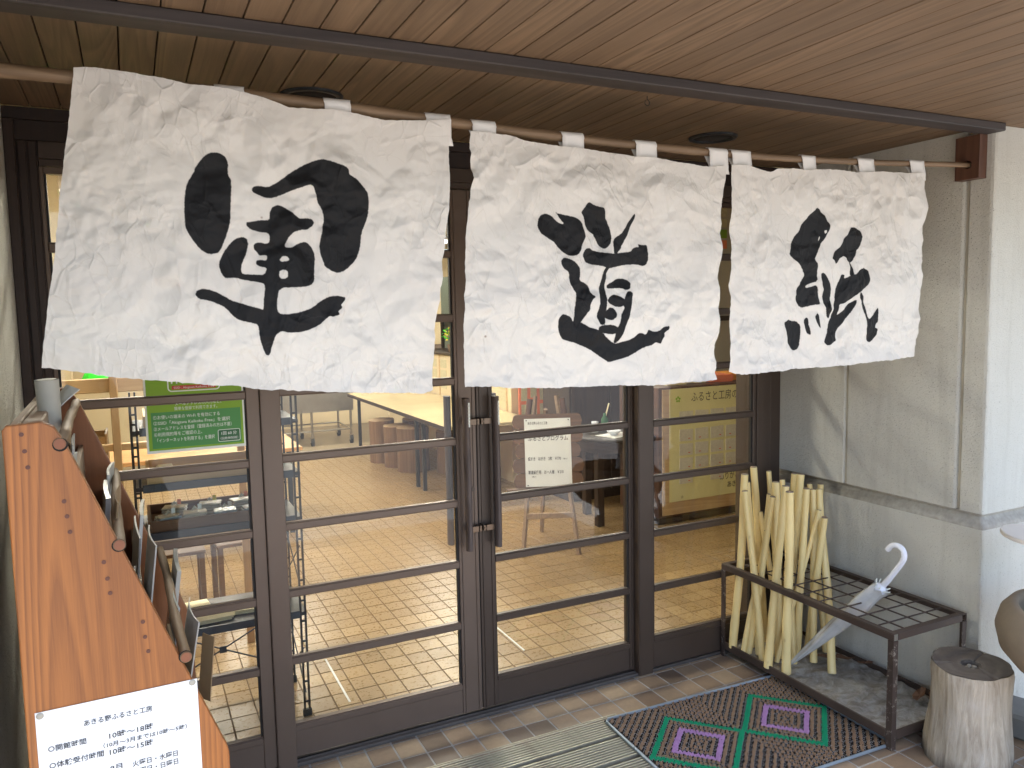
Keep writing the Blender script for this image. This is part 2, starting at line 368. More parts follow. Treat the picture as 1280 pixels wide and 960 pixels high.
for y in (-.322, -.891): part('joint_sealant', G().box(XR+.008, XR+.013, y-.0045, y+.0045, .876, HC-.003), M['sealant'], rw)
lw = thing('stucco_wall', 'rough grey stucco wall at the far left behind the leaflet rack', 'wall')
part('wall_block', G().prism([(XL, .3), (XL, -1.44), (XL-.02, -1.46), (-6, -1.46), (-6, .3)], -.02, HC-.001, 'z'), M['stucco'], lw)
part('wall_skirting', G().box(XL-.01, XL+.012, -1.44, -.01, -.004, .16, c=.004), M['concrete'], lw)
# ---------------------------------------------------------------- door frame
df = thing('door_frame', 'dark bronze frame of the glazed entrance with posts, header and sill', 'door frame')
Fm, Fd = M['frame'], M['frame_d']
g = G().box(XL, XR, .0, .16, 2.30, HC-.002, c=.002).box(XL, XR, -.018, 0, 2.362, 2.3995, c=.002)
part('header_board', g, M['darkwood'], df)
part('header_rail', G().box(XL+.09, XR-.27, -.006, .11, 2.246, 2.300, c=.0015).box(XL+.09, XR-.27, .004, .11, 2.224, 2.2455, c=.001), Fd, df)
def flute(x0, x1, y0, y1, z0, z1, k, dark=Fd, n=3):
    g = G().box(x0, x1, y0+.008, y1, z0, z1); w = (x1-x0)/n
    for i in range(n): g.box(x0+i*w+.003, x0+(i+1)*w-.003, y0, y0+.0079, z0, z1, c=.002)
    return g
part('left_jamb', flute(XL+.002, XL+.088, -.004, .14, .0, 2.299, 4).box(XL+.001, XL+.03, -.03, -.0045, 0, 2.36, c=.002), M['darkwood'], df)
g = G().box(2.252, 2.318, .004, .14, 0, 2.299, c=.002).box(2.262, 2.30, -.004, .0035, 0, 2.299, c=.001)
g.box(2.3185, 2.40, .045, .14, 0, 2.299, c=.003).box(2.345, 2.362, .037, .0445, 0, 2.299, c=.001)
g.box(2.4005, 2.5045, .085, .14, 0, 2.299, c=.003).box(2.43, 2.46, .078, .0845, 0, 2.299, c=.001)
part('right_jamb', g, Fd, df)
for x0, x1 in ((-.1165, -.0445), (1.5415, 1.6225)):
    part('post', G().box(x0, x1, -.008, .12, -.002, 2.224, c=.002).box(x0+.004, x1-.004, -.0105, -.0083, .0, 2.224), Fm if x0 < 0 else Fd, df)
part('sill', G().box(XL+.09, 2.25, .0015, .124, -.02, .010, c=.001).box(XL+.09, 2.25, .021, .027, .0101, .013), M['sill'], df)
part('sill_track', G().box(-.04, 1.54, .0275, .034, .0101, .0135), M['gasket'], df)
# ---------------------------------------------------------------- glazed leaves
M['bronze'] = plain('worn_bronze_fitting', (.16, .12, .09), .35, .8, var=.2)
BARS = [.405, .672, .933, 1.195, 1.447, 1.7075, 1.966]
def leaf(root, x0, x1, y, zb, stL, stR, mat, bot=.018, extra=None, gap=.0):
    """a glazed leaf: stiles, rails, seven bars, eight panes"""
    D = .034; zt = 2.222
    for s_, w in ((0, stL), (1, stR)):
        a, b = (x0, x0+w) if s_ == 0 else (x1-w, x1)
        q = b-.018 if s_ == 0 else a+.018
        g = G().box(min(a, b), max(a, b), y, y+D, bot, zt, c=.0018)
        if w > .05: # profile ridges of the wide stile
            g.box(a+.012, a+.017, y-.004, y-.0003, bot, zt, c=.001); g.box(b-.017, b-.012, y-.004, y-.0003, bot, zt, c=.001)
        part('stile', g, mat, root)
    ix0, ix1 = x0+stL, x1-stR
    part('bottom_rail', G().box(ix0+.0002, ix1-.0002, y+.003, y+D, bot, zb-.028, c=.001).box(ix0+.0002, ix1-.0002, y-.002, y+D-.002, zb-.0278, zb-.004, c=.003).box(ix0+.0002, ix1-.0002, y+.006, y+.03, zb-.0038, zb), mat, root)
    part('top_rail', G().box(ix0+.0002, ix1-.0002, y+.003, y+D, 2.2, 2.221, c=.001), mat, root)
    bm = G().box(ix0+.0002, ix1-.0002, y-.004, y+.029, -.0135, .0135, c=.003).box(ix0+.0002, ix1-.0002, y+.004, y+.024, -.0165, -.0137).box(ix0+.0002, ix1-.0002, y+.004, y+.024, .0137, .0165).mesh('glazing_bar', [mat])
    for z in BARS: link('glazing_bar', bm, root, (0, 0, z))
    zs = [zb]+[v for z in BARS for v in (z-.0165, z+.0165)]+[2.2]
    gk = G()
    for i in range(0, 16, 2):
        a, b = zs[i], zs[i+1]
        part('pane', G().box(ix0+.004, ix1-.004, y+.0165, y+.0168, a+.0005, b-.0005), M['glass'], root)
    for c_ in (ix0+.0003, ix1-.0068): part('gasket', G().box(c_, c_+.0065, y+.0078, y+.0235, zb+.0005, 2.1995), M['gasket'], root)
A_ = thing('glazed_side_panel', 'fixed glazed panel on the left with the green poster on its glass', 'window', group='fixed glazed side panels')
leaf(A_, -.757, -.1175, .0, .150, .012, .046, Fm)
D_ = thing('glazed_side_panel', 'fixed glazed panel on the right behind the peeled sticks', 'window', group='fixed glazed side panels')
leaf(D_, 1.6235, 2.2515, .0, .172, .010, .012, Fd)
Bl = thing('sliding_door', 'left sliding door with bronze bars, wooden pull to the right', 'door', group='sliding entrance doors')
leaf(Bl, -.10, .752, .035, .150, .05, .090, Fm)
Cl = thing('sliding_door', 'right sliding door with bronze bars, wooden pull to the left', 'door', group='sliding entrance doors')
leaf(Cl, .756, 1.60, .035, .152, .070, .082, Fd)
part('meeting_strip', G().box(.7525, .7555, .04, .066, .02, 2.22), M['gasket'], Bl)
def pull(root, x, y, mat=M['handle'], sticker=True, inner=False):
    z0, z1 = .742, 1.380
    g = G(); pts = [(x+math.sin(t*5)*.0012, y, z0+(z1-z0)*t) for t in np.linspace(0, 1, 12)]
    g.tube(pts, .0225, 14, ell=.62); h = part('pull_bar', g, mat, root)
    if sticker:
        part('sticker', G().box(x-.003, x+.008, y-.0215, y-.0205, 1.262, 1.362), M['white'], h)
        for k in range(6): part('sticker_mark', G().box(x-.0005, x+.0055, y-.0224, y-.0216, 1.348-k*.014-.004, 1.348-k*.014+.004), M['card'], h)
for root, x, sx in ((Bl, .690, 1), (Cl, .823, -1)):
    pull(root, x, -.012)
    for z in (.825, 1.277):
        part('pull_bracket', G().box(min(x, x+sx*.055), max(x, x+sx*.055), -.004, .004, z-.013, z+.013, c=.0015).box(x+sx*.055-.008, x+sx*.055+.008, -.004, .0345, z-.013, z+.013, c=.0015).tube([(x+sx*.055, -.0045, z), (x+sx*.055, -.0075, z)], .004, 8), M['bronze'], root)
pull(Bl, .655, .108, M['handle'], False); pull(Cl, .865, .108, M['handle'], False)
part('lock_cylinder', G().tube([(.727, .0345, .99), (.727, .028, .99)], .011, 16), M['frame_d'], Bl)
# ---------------------------------------------------------------- downlights and hook in the porch ceiling
for x, y, lab in ((.022, -.452, 'round black recessed downlight above the left banner'), (1.612, -.432, 'round black recessed downlight above the gap of the right banners')):
    d = thing('recessed_downlight', lab, 'ceiling light', (x, y, HC), group='recessed downlights in the boarded ceiling')
    part('trim_ring', G().lathe([(.096, -.001), (.094, -.008), (.078, -.009), (.074, -.002), (.074, .0)], 40), M['blackmetal'], d)
    part('baffle', G().lathe([(.075, -.0015), (.066, -.003), (.058, -.0025), (.055, -.004), (.0, -.004)], 40), M['gap'], d)
solo('ceiling_hook', G().tube([(0, 0, 0), (0, 0, -.012)]+[(.009*math.sin(a), 0, -.021+.009*math.cos(a)) for a in np.linspace(.1, 5.6, 14)], .0013, 6), M['blackmetal'], 'tiny wire hook screwed into the ceiling behind the beam', 'hook', loc=(1.004, -.834, HC))
INK = {'A': [(0, [(-327, 2117), (-310, 2117), (-295, 2109), (-291, 2093), (-293, 2076), (-292, 2064), (-286, 2054), (-290, 2008), (-293, 1961), (-301, 1931), (-320, 1884), (-345, 1878), (-364, 1889), (-384, 1917), (-395, 1940), (-394, 1987), (-391, 2016), (-385, 2042), (-368, 2069), (-365, 2080), (-350, 2101), (-338, 2112)]), (0, [(-241, 2034), (-237, 2042), (-222, 2045), (-204, 2042), (-180, 2054), (-146, 2081), (-115, 2101), (-89, 2112), (-67, 2118), (-46, 2113), (-33, 2108), (-11, 2100), (-4, 2094), (-4, 2084), (9, 2077), (17, 2075), (39, 2047), (47, 2038), (47, 1997), (39, 1968), (26, 1939), (23, 1901), (9, 1869), (-19, 1843), (-39, 1835), (-57, 1841), (-73, 1852), (-75, 1861), (-83, 1883), (-84, 1905), (-77, 1937), (-69, 1968), (-73, 1996), (-86, 2014), (-87, 2032), (-94, 2050), (-101, 2053), (-123, 2045), (-148, 2036), (-179, 2022), (-197, 2016), (-212, 2016), (-229, 2024), (-239, 2028)]), (0, [(-201, 1982), (-195, 1994), (-183, 2001), (-168, 1998), (-156, 1990), (-142, 1978), (-130, 1969), (-111, 1971), (-99, 1968), (-94, 1961), (-100, 1951), (-116, 1941), (-128, 1941), (-147, 1935), (-159, 1922), (-169, 1904), (-169, 1898), (-154, 1897), (-139, 1907), (-120, 1913), (-108, 1905), (-98, 1889), (-95, 1868), (-100, 1836), (-101, 1816), (-112, 1804), (-134, 1800), (-189, 1799), (-196, 1762), (-196, 1744), (-189, 1734), (-168, 1734), (-137, 1739), (-112, 1748), (-86, 1767), (-60, 1778), (-37, 1778), (-23, 1774), (-25, 1766), (-34, 1755), (-30, 1748), (-44, 1738), (-38, 1731), (-56, 1725), (-68, 1727), (-78, 1719), (-83, 1715), (-91, 1707), (-114, 1696), (-139, 1689), (-170, 1688), (-191, 1693), (-204, 1682), (-211, 1657), (-216, 1639), (-221, 1632), (-228, 1636), (-235, 1658), (-241, 1680), (-241, 1708), (-253, 1714), (-273, 1718), (-290, 1724), (-301, 1734), (-314, 1751), (-334, 1762), (-353, 1770), (-375, 1774), (-382, 1784), (-377, 1794), (-364, 1798), (-349, 1795), (-333, 1789), (-319, 1781), (-302, 1770), (-280, 1763), (-265, 1757), (-236, 1749), (-229, 1745), (-227, 1769), (-222, 1799), (-223, 1810), (-248, 1815), (-271, 1819), (-288, 1824), (-311, 1822), (-319, 1830), (-325, 1851), (-322, 1865), (-311, 1886), (-298, 1904), (-283, 1917), (-266, 1922), (-256, 1917), (-254, 1905), (-259, 1884), (-272, 1857), (-275, 1839), (-270, 1833), (-241, 1831), (-221, 1831), (-214, 1848), (-231, 1851), (-239, 1857), (-237, 1866), (-228, 1868), (-214, 1865), (-212, 1876), (-215, 1879), (-230, 1878), (-234, 1887), (-242, 1893), (-242, 1905), (-231, 1910), (-207, 1906), (-204, 1921), (-208, 1933), (-224, 1934), (-245, 1940), (-253, 1945), (-258, 1953), (-255, 1957), (-247, 1958), (-223, 1963), (-202, 1963)]), (1, [(-185, 1867), (-177, 1876), (-167, 1876), (-162, 1868), (-165, 1864), (-180, 1862)]), (1, [(-186, 1839), (-178, 1843), (-168, 1841), (-167, 1827), (-173, 1821), (-185, 1821), (-188, 1830)])], 'B': [(0, [(537, 1968), (542, 1988), (552, 2003), (569, 2007), (585, 2001), (601, 1987), (621, 1978), (628, 1980), (623, 1985), (613, 1996), (608, 2005), (600, 2013), (615, 2008), (638, 2004), (658, 2001), (675, 1994), (685, 1981), (688, 1964), (695, 1947), (688, 1929), (681, 1905), (670, 1891), (653, 1886), (636, 1890), (620, 1899), (607, 1916), (584, 1930), (561, 1941), (545, 1949)]), (0, [(682, 2013), (696, 2031), (707, 2045), (717, 2038), (734, 2031), (755, 2027), (758, 2013), (767, 1998), (776, 1978), (784, 1957), (788, 1943), (779, 1925), (768, 1913), (757, 1908), (740, 1918), (726, 1936), (719, 1953), (699, 1964), (693, 1981), (692, 2002)]), (0, [(871, 2018), (873, 2008), (858, 1983), (844, 1956), (829, 1932), (818, 1908), (803, 1895), (791, 1892), (789, 1925), (800, 1943), (822, 1958), (840, 1983), (855, 2001)]), (0, [(684, 1888), (694, 1909), (708, 1910), (715, 1903), (746, 1898), (789, 1894), (825, 1899), (858, 1902), (861, 1911), (872, 1916), (883, 1915), (878, 1925), (898, 1922), (913, 1924), (915, 1903), (920, 1879), (913, 1863), (898, 1859), (883, 1864), (839, 1863), (803, 1856), (771, 1850), (739, 1858), (711, 1862), (697, 1868), (691, 1879)]), (0, [(775, 1877), (789, 1889), (781, 1865), (768, 1841), (760, 1811), (763, 1782), (765, 1758), (760, 1722), (757, 1686), (740, 1683), (737, 1692), (729, 1710), (736, 1740), (738, 1770), (740, 1800), (749, 1829), (753, 1847), (764, 1862)]), (0, [(768, 1802), (788, 1811), (806, 1820), (828, 1822), (846, 1817), (853, 1805), (849, 1790), (838, 1786), (824, 1792), (795, 1792), (770, 1791)]), (0, [(838, 1781), (849, 1784), (857, 1775), (853, 1750), (844, 1720), (830, 1684), (815, 1647), (804, 1630), (791, 1624), (791, 1654), (801, 1684), (816, 1721), (823, 1733), (820, 1745), (825, 1763)]), (0, [(765, 1755), (777, 1769), (795, 1774), (816, 1766), (827, 1757), (823, 1739), (809, 1735), (791, 1738), (773, 1747)]), (0, [(757, 1722), (773, 1735), (787, 1733), (796, 1721), (794, 1706), (780, 1696), (765, 1699), (756, 1707)]), (0, [(730, 1677), (751, 1683), (780, 1683), (801, 1675), (797, 1657), (779, 1654), (758, 1657), (733, 1662)]), (0, [(595, 1696), (600, 1713), (613, 1719), (640, 1709), (647, 1694), (674, 1694), (702, 1678), (723, 1672), (744, 1662), (765, 1643), (786, 1630), (797, 1624), (815, 1629), (844, 1634), (867, 1643), (882, 1655), (897, 1654), (908, 1648), (915, 1666), (927, 1659), (942, 1657), (961, 1662), (977, 1672), (994, 1674), (992, 1664), (976, 1652), (980, 1642), (969, 1630), (963, 1618), (942, 1625), (927, 1616), (911, 1613), (889, 1605), (866, 1593), (837, 1582), (800, 1575), (771, 1569), (757, 1577), (736, 1590), (715, 1606), (687, 1619), (659, 1632), (632, 1639), (612, 1645), (602, 1660), (596, 1678)]), (0, [(614, 1873), (626, 1883), (646, 1877), (663, 1867), (675, 1853), (675, 1832), (672, 1815), (690, 1809), (707, 1797), (710, 1776), (722, 1767), (711, 1761), (706, 1746), (706, 1729), (695, 1717), (688, 1708), (678, 1694), (660, 1685), (647, 1688), (654, 1712), (661, 1747), (665, 1776), (655, 1788), (642, 1806), (639, 1841), (622, 1850), (616, 1861)])], 'C': [(0, [(1631, 2063), (1651, 2064), (1662, 2047), (1678, 2038), (1683, 2023), (1694, 2007), (1690, 1988), (1673, 1959), (1652, 1930), (1635, 1905), (1622, 1886), (1640, 1867), (1641, 1841), (1639, 1810), (1606, 1805), (1589, 1796), (1589, 1788), (1615, 1794), (1637, 1798), (1644, 1784), (1656, 1752), (1661, 1731), (1630, 1730), (1604, 1726), (1573, 1720), (1547, 1728), (1540, 1760), (1546, 1785), (1563, 1804), (1580, 1826), (1584, 1838), (1566, 1857), (1532, 1882), (1506, 1900), (1514, 1922), (1527, 1947), (1539, 1966), (1560, 1982), (1568, 2004), (1589, 2023), (1614, 2049)]), (1, [(1670, 1986), (1679, 1989), (1682, 1982), (1674, 1975)]), (1, [(1647, 1959), (1658, 1970), (1655, 1957), (1646, 1950)]), (0, [(1800, 2001), (1821, 2003), (1840, 1995), (1854, 1989), (1855, 1963), (1846, 1940), (1833, 1920), (1820, 1894), (1806, 1878), (1788, 1874), (1774, 1881), (1774, 1894), (1760, 1900), (1746, 1893), (1729, 1880), (1717, 1870), (1711, 1883), (1699, 1890), (1714, 1915), (1741, 1929), (1750, 1942), (1763, 1957), (1785, 1978)]), (0, [(1788, 1876), (1804, 1876), (1812, 1855), (1809, 1832), (1794, 1830), (1787, 1848)]), (0, [(1731, 1764), (1734, 1790), (1748, 1816), (1752, 1835), (1766, 1835), (1769, 1819), (1798, 1832), (1835, 1839), (1853, 1854), (1872, 1860), (1894, 1852), (1899, 1835), (1900, 1809), (1888, 1796), (1865, 1786), (1842, 1773), (1828, 1760), (1801, 1744), (1773, 1734), (1750, 1730), (1748, 1705), (1743, 1683), (1720, 1680), (1724, 1712), (1728, 1738)]), (0, [(1833, 1747), (1831, 1730), (1802, 1695), (1775, 1666), (1753, 1640), (1744, 1621), (1743, 1600), (1727, 1596), (1700, 1583), (1681, 1597), (1686, 1613), (1703, 1641), (1711, 1667), (1720, 1683), (1747, 1692), (1774, 1711), (1801, 1731)]), (0, [(1658, 1838), (1667, 1842), (1680, 1832), (1699, 1803), (1709, 1777), (1711, 1738), (1715, 1681), (1702, 1684), (1688, 1707), (1674, 1739), (1668, 1778), (1659, 1810)]), (0, [(1842, 1773), (1856, 1763), (1871, 1736), (1886, 1713), (1902, 1676), (1916, 1675), (1930, 1689), (1944, 1708), (1958, 1717), (1954, 1695), (1957, 1664), (1946, 1655), (1941, 1641), (1954, 1637), (1949, 1617), (1933, 1598), (1919, 1588), (1904, 1595), (1893, 1629), (1892, 1669), (1872, 1703), (1857, 1730), (1842, 1756)]), (0, [(1489, 1670), (1506, 1682), (1523, 1676), (1548, 1676), (1566, 1661), (1568, 1648), (1569, 1613), (1571, 1588), (1554, 1577), (1537, 1573), (1520, 1583), (1507, 1600), (1498, 1628), (1494, 1651)]), (0, [(1580, 1674), (1594, 1687), (1604, 1683), (1607, 1657), (1616, 1625), (1604, 1628), (1588, 1645)]), (0, [(1633, 1688), (1644, 1701), (1652, 1698), (1656, 1675), (1664, 1646), (1651, 1653), (1638, 1669)])]}
EDGE = {'A': {'L': [(-601, 2281), (-612, 2203), (-622, 2142), (-637, 2055), (-648, 1986), (-660, 1890), (-671, 1820), (-684, 1762), (-703, 1628)], 'R': [(282, 2245), (278, 2199), (268, 2033), (251, 1926), (233, 1775), (217, 1656), (204, 1521)], 'T': [(-601, 2283), (-557, 2286), (-518, 2282), (-478, 2277), (-429, 2270), (-378, 2261), (-318, 2256), (-246, 2247), (-219, 2240), (-144, 2216), (-56, 2214), (14, 2208), (98, 2193), (207, 2195), (280, 2199)], 'B': [(-703, 1628), (-647, 1618), (-568, 1599), (-501, 1593), (-398, 1578), (-282, 1561), (-214, 1549), (-71, 1538), (73, 1525), (174, 1516), (204, 1525)]}, 'B': {'L': [(342, 2221), (338, 2173), (341, 2107), (332, 2036), (328, 2029), (317, 1942), (312, 1847), (304, 1719), (299, 1591), (298, 1524)], 'R': [(1230, 2180), (1221, 2127), (1211, 2065), (1209, 1907), (1198, 1825), (1203, 1724), (1189, 1622), (1191, 1520), (1194, 1493)], 'T': [(341, 2201), (408, 2200), (448, 2201), (517, 2190), (621, 2184), (702, 2185), (799, 2180), (882, 2178), (944, 2180), (1048, 2175), (1162, 2171), (1230, 2178)], 'B': [(298, 1524), (366, 1520), (452, 1512), (620, 1502), (778, 1500), (957, 1492), (1076, 1492), (1194, 1496)]}, 'C': {'L': [(1257, 2187), (1249, 2095), (1252, 1998), (1256, 1882), (1248, 1825), (1253, 1723), (1248, 1586), (1245, 1517)], 'R': [(2184, 2211), (2191, 2055), (2192, 1815), (2168, 1619), (2154, 1525)], 'T': [(1257, 2182), (1324, 2183), (1362, 2175), (1422, 2168), (1454, 2181), (1526, 2187), (1596, 2184), (1690, 2194), (1828, 2191), (1951, 2201), (2100, 2204), (2184, 2208)], 'B': [(1245, 1517), (1289, 1504), (1391, 1507), (1534, 1510), (1632, 1508), (1807, 1511), (1931, 1517), (2154, 1525)]}}
TABS = {'A': [(-310, -243), (-52, 15), (217, 288)], 'B': [(351, 422), (633, 706), (890, 967), (1173, 1249)], 'C': [(1266, 1347), (1576, 1639), (1846, 1928), (2120, 2200)]}
# ---------------------------------------------------------------- noren: bamboo pole, three inked banners
ROD = [(-1.5, 2.262), (-.741, 2.266), (-.609, 2.267), (-.1, 2.262), (.327, 2.243), (.478, 2.235), (.813, 2.228), (1.067, 2.225), (1.469, 2.225), (2.059, 2.244), (2.471, 2.265), (2.512, 2.268)]
rx = np.array([p[0] for p in ROD]); rz_ = np.array([p[1] for p in ROD])
ys = -.92
g = G(); xs = np.linspace(-1.5, 2.508, 70); zs = np.interp(xs, rx, rz_); zs = np.convolve(np.pad(zs, 3, 'edge'), np.ones(7)/7, 'valid')
rodz = lambda x: float(np.interp(x, xs, zs)); rodr = lambda x: .0158-.0062*(x+.6)/3.1
R = [rodr(x)*(1+.05*math.sin(x*31)*math.sin(x*7)+(.14 if k % 9 == 0 else 0)) for k, x in enumerate(xs)]
solo('banner_pole', g.tube([(x, ys, z) for x, z in zip(xs, zs)], R, 14), M['pole'], 'long brown wooden pole carrying the three white cloth banners', 'pole')
bk = thing('pole_bracket', 'brown wooden bracket block holding the banner pole at the right wall', 'bracket')
def holed_block(x0, x1, y0, y1, z0, z1, cy_, cz_, r):
    """block with a round hole through it in x: a ring of quads on both faces"""
    g = G(); n = 24; o = []; h = []
    for k in range(n):
        a = 2*math.pi*k/n+math.pi/4; c, s_ = math.cos(a), math.sin(a)
        t = min(((y1 if c > 0 else y0)-cy_)/c if abs(c) > 1e-6 else 9, ((z1 if s_ > 0 else z0)-cz_)/s_ if abs(s_) > 1e-6 else 9)
        o.append((cy_+c*t, cz_+s_*t)); h.append((cy_+c*r, cz_+s_*r))
    for cyy, czz in ((y0, z0), (y0, z1), (y1, z0), (y1, z1)):
        k = min(range(n), key=lambda i: (o[i][0]-cyy)**2+(o[i][1]-czz)**2); o[k] = (cyy, czz)
    v = [(x0, *p) for p in o]+[(x0, *p) for p in h]+[(x1, *p) for p in o]+[(x1, *p) for p in h]; f = []
    for i in range(n):
        j = (i+1) % n; f += [(i, j, n+j, n+i), (2*n+i, 3*n+i, 3*n+j, 2*n+j), (n+i, n+j, 3*n+j, 3*n+i), (i, 2*n+i, 2*n+j, j)]
    return g.add(v, f)
part('block', holed_block(2.468, 2.5145, -.967, -.868, 2.208, 2.374, ys, rodz(2.48), .016), M['bracket'], bk)
def paint():
    s = N('inked_paper_cloth'); v = s.coord()
    at_ = s.n('ShaderNodeAttribute', attribute_name='ink').outputs['Fac']
    n1 = s.noise(v, 2.2, 5, .6); n2 = s.noise(v, 9, 6, .65); n3 = s.noise(v, 420, 3)
    rag = s.math('MULTIPLY', s.math('SUBTRACT', s.noise(v, 130, 4, .7), .5), .004)
    d = s.math('ADD', at_, rag)
    ink = s.n('ShaderNodeMapRange', {0: d, 1: .0010, 2: -.0010, 3: 0.0, 4: 1.0}).outputs[0]
    halo = s.n('ShaderNodeMapRange', {0: d, 1: .007, 2: .0, 3: 0.0, 4: .12}).outputs[0]
    c = s.mix(n1, (.72, .69, .645), (.81, .79, .755))
    st = s.ramp(s.noise(s.coord(scale=(1, 1, .6)), 3.4, 7, .7), [(.48, (0,)*3), (.72, (1,)*3)])
    c = s.mix(s.math('MULTIPLY', st, .28), c, (.60, .54, .47))
    # thin stained crease lines
    cr = s.n('ShaderNodeTexVoronoi', {'Vector': s.n('ShaderNodeVectorMath', {0: v, 1: s.n('ShaderNodeVectorMath', {0: s.n('ShaderNodeTexNoise', {'Vector': v, 'Scale': 5.0, 'Detail': 3.0}).outputs[1], 1: (.12,)*3}, operation='MULTIPLY').outputs[0]}, operation='ADD').outputs[0], 'Scale': 11.0}, feature='DISTANCE_TO_EDGE')
    crm = s.ramp(cr.outputs[0], [(.0, (1,)*3), (.02, (0,)*3)])
    crm = s.math('MULTIPLY', crm, s.ramp(n2, [(.5, (0,)*3), (.62, (1,)*3)]))
    c = s.mix(s.math('MULTIPLY', crm, .22), c, (.5, .45, .38))
    sp = s.n('ShaderNodeTexVoronoi', {'Vector': v, 'Scale': 6.0}); spk = s.ramp(sp.outputs['Distance'], [(.015, (1,)*3), (.03, (0,)*3)])
    c = s.mix(s.math('MULTIPLY', spk, .7), c, (.2, .12, .07))
    c = s.mix(halo, c, (.45, .4, .34))
    ic = s.mix(n2, (.004, .004, .0045), (.010, .010, .011))
    ic = s.mix(s.math('MULTIPLY', crm, .35), ic, (.03, .03, .03))
    col = s.mix(ink, c, ic)
    # sharp crease lines: narrow ridges along the edges of stretched, warped cells
    wp = s.n('ShaderNodeVectorMath', {0: s.n('ShaderNodeTexNoise', {'Vector': v, 'Scale': 7.0, 'Detail': 2.0}).outputs[1], 1: (.05,)*3}, operation='MULTIPLY').outputs[0]
    h = s.math('MULTIPLY', n3, .04)
    for k, (sc_, rot, wd, am, lo) in enumerate(((7, .5, .035, .5, .50), (12, -.7, .05, .55, .48), (23, .2, .07, .42, .47), (45, 1.1, .10, .22, .48))):
        vv = s.n('ShaderNodeMapping', {0: s.n('ShaderNodeVectorMath', {0: v, 1: wp}, operation='ADD').outputs[0], 1: (k*3.1, 0, k*1.7), 2: (0, rot, 0), 3: (1, .2, .62)}).outputs[0]
        e = s.n('ShaderNodeTexVoronoi', {'Vector': vv, 'Scale': float(sc_), 'Randomness': 1.0}, feature='DISTANCE_TO_EDGE').outputs[0]
        r_ = s.n('ShaderNodeMapRange', {0: e, 1: 0.0, 2: wd, 3: 1.0, 4: 0.0}).outputs[0]
        msk = s.ramp(s.noise(s.coord(loc=(k*2.3, 0, k*4.1)), 5.5, 3), [(lo, (0,)*3), (lo+.16, (1,)*3)])
        rm = s.math('MULTIPLY', s.math('MULTIPLY', r_, msk), am); h = s.math('ADD', h, rm)
        if k < 2: col = s.mix(s.math('MULTIPLY', s.math('MULTIPLY', rm, s.math('SUBTRACT', 1.0, ink)), .16), col, (.88, .87, .85))  # crease highlights painted in: the broader ridges are lightened in the colour
    nb = s.bump(h, .85, .0042)
    s.fin(col, s.math('SUBTRACT', .85, s.math('MULTIPLY', ink, .2)), spec=.25)
    tr = s.n('ShaderNodeBsdfTranslucent', {'Color': col, 'Normal': nb})
    mx = s.n('ShaderNodeMixShader', {0: s.math('MULTIPLY', s.math('SUBTRACT', 1.0, ink), .22), 1: s.b.outputs[0], 2: tr.outputs[0]})
    s.t.links.new(mx.outputs[0], s.out.inputs[0]); return s.m
M['cloth'] = paint()
M['tab'] = plain('white_cloth_tab', (.74, .72, .69), .85, var=.06, sc=20, bump=.3, bs=300)
def vnoise(x, y, seed):
    """smooth value/gradient noise on arrays"""
    r = np.random.default_rng(seed); P = r.uniform(0, 2*np.pi, (64, 64))
    xi = np.floor(x).astype(int); yi = np.floor(y).astype(int); xf = x-xi; yf = y-yi
    def gr(a, b, dx, dy): t = P[a % 64, b % 64]; return np.cos(t)*dx+np.sin(t)*dy
    u = xf*xf*xf*(xf*(xf*6-15)+10); v = yf*yf*yf*(yf*(yf*6-15)+10)
    return (gr(xi, yi, xf, yf)*(1-u)+gr(xi+1, yi, xf-1, yf)*u)*(1-v)+(gr(xi, yi+1, xf, yf-1)*(1-u)+gr(xi+1, yi+1, xf-1, yf-1)*u)*v
def facet(x, y, seed):
    """random heights joined by flat triangles: the flats and sharp creases of crushed paper"""
    r = np.random.default_rng(seed); H = r.uniform(-1, 1, (97, 97)); J = r.uniform(-.33, .33, (97, 97, 2))
    x = x+.22*vnoise(x*.8, y*.8, seed+3); y = y+.22*vnoise(x*.8+5, y*.8, seed+4)
    k = (x+y)*.3660254; i, j = np.floor(x+k).astype(int), np.floor(y+k).astype(int); u, v = x+k-i, y+k-j
    a, b, c = H[i % 97, j % 97], H[(i+1) % 97, (j+1) % 97], np.where(u > v, H[(i+1) % 97, j % 97], H[i % 97, (j+1) % 97])
    hi, lo = np.maximum(u, v), np.minimum(u, v)
    return a*(1-hi)+c*(hi-lo)+b*lo
def crumple(x, z, seed):
    wx = x+.05*vnoise(x*5, z*5, seed+50); wz = z+.05*vnoise(x*5+9, z*5+3, seed+51)
    h = 0
    for i, (f, a) in enumerate(((3.2, .014), (7, .006))):
        h = h + a*(np.abs(vnoise(wx*f+i*7.7, wz*f+i*3.1, seed+i))*2-.35)
    for i, (f, a, an) in enumerate(((9, .0100, .7), (17, .0066, 1.3), (33, .0036, .9), (64, .0013, 1.1))):
        t = i*1.1+seed; m = .45+1.1*np.clip(.5+vnoise(x*6+i*3, z*6-i, seed+40+i)*1.6, 0, 1)
        h = h + a*m*facet((wx*np.cos(t)+wz*np.sin(t))*f*an+3.3*i, (-wx*np.sin(t)+wz*np.cos(t))*f, seed+30+i)
    # long folds in random directions
    r = np.random.default_rng(seed+99)
    for i in range(7):
        t = r.uniform(0, np.pi); ph = r.uniform(0, 1); q = (wx*np.cos(t)+wz*np.sin(t))*r.uniform(3, 6)+ph
        m = np.clip(vnoise(x*2.5+i*5, z*2.5, seed+20+i)*2.2, 0, 1)
        h = h + .006*m*np.abs((q % 1)-.5)
    return h
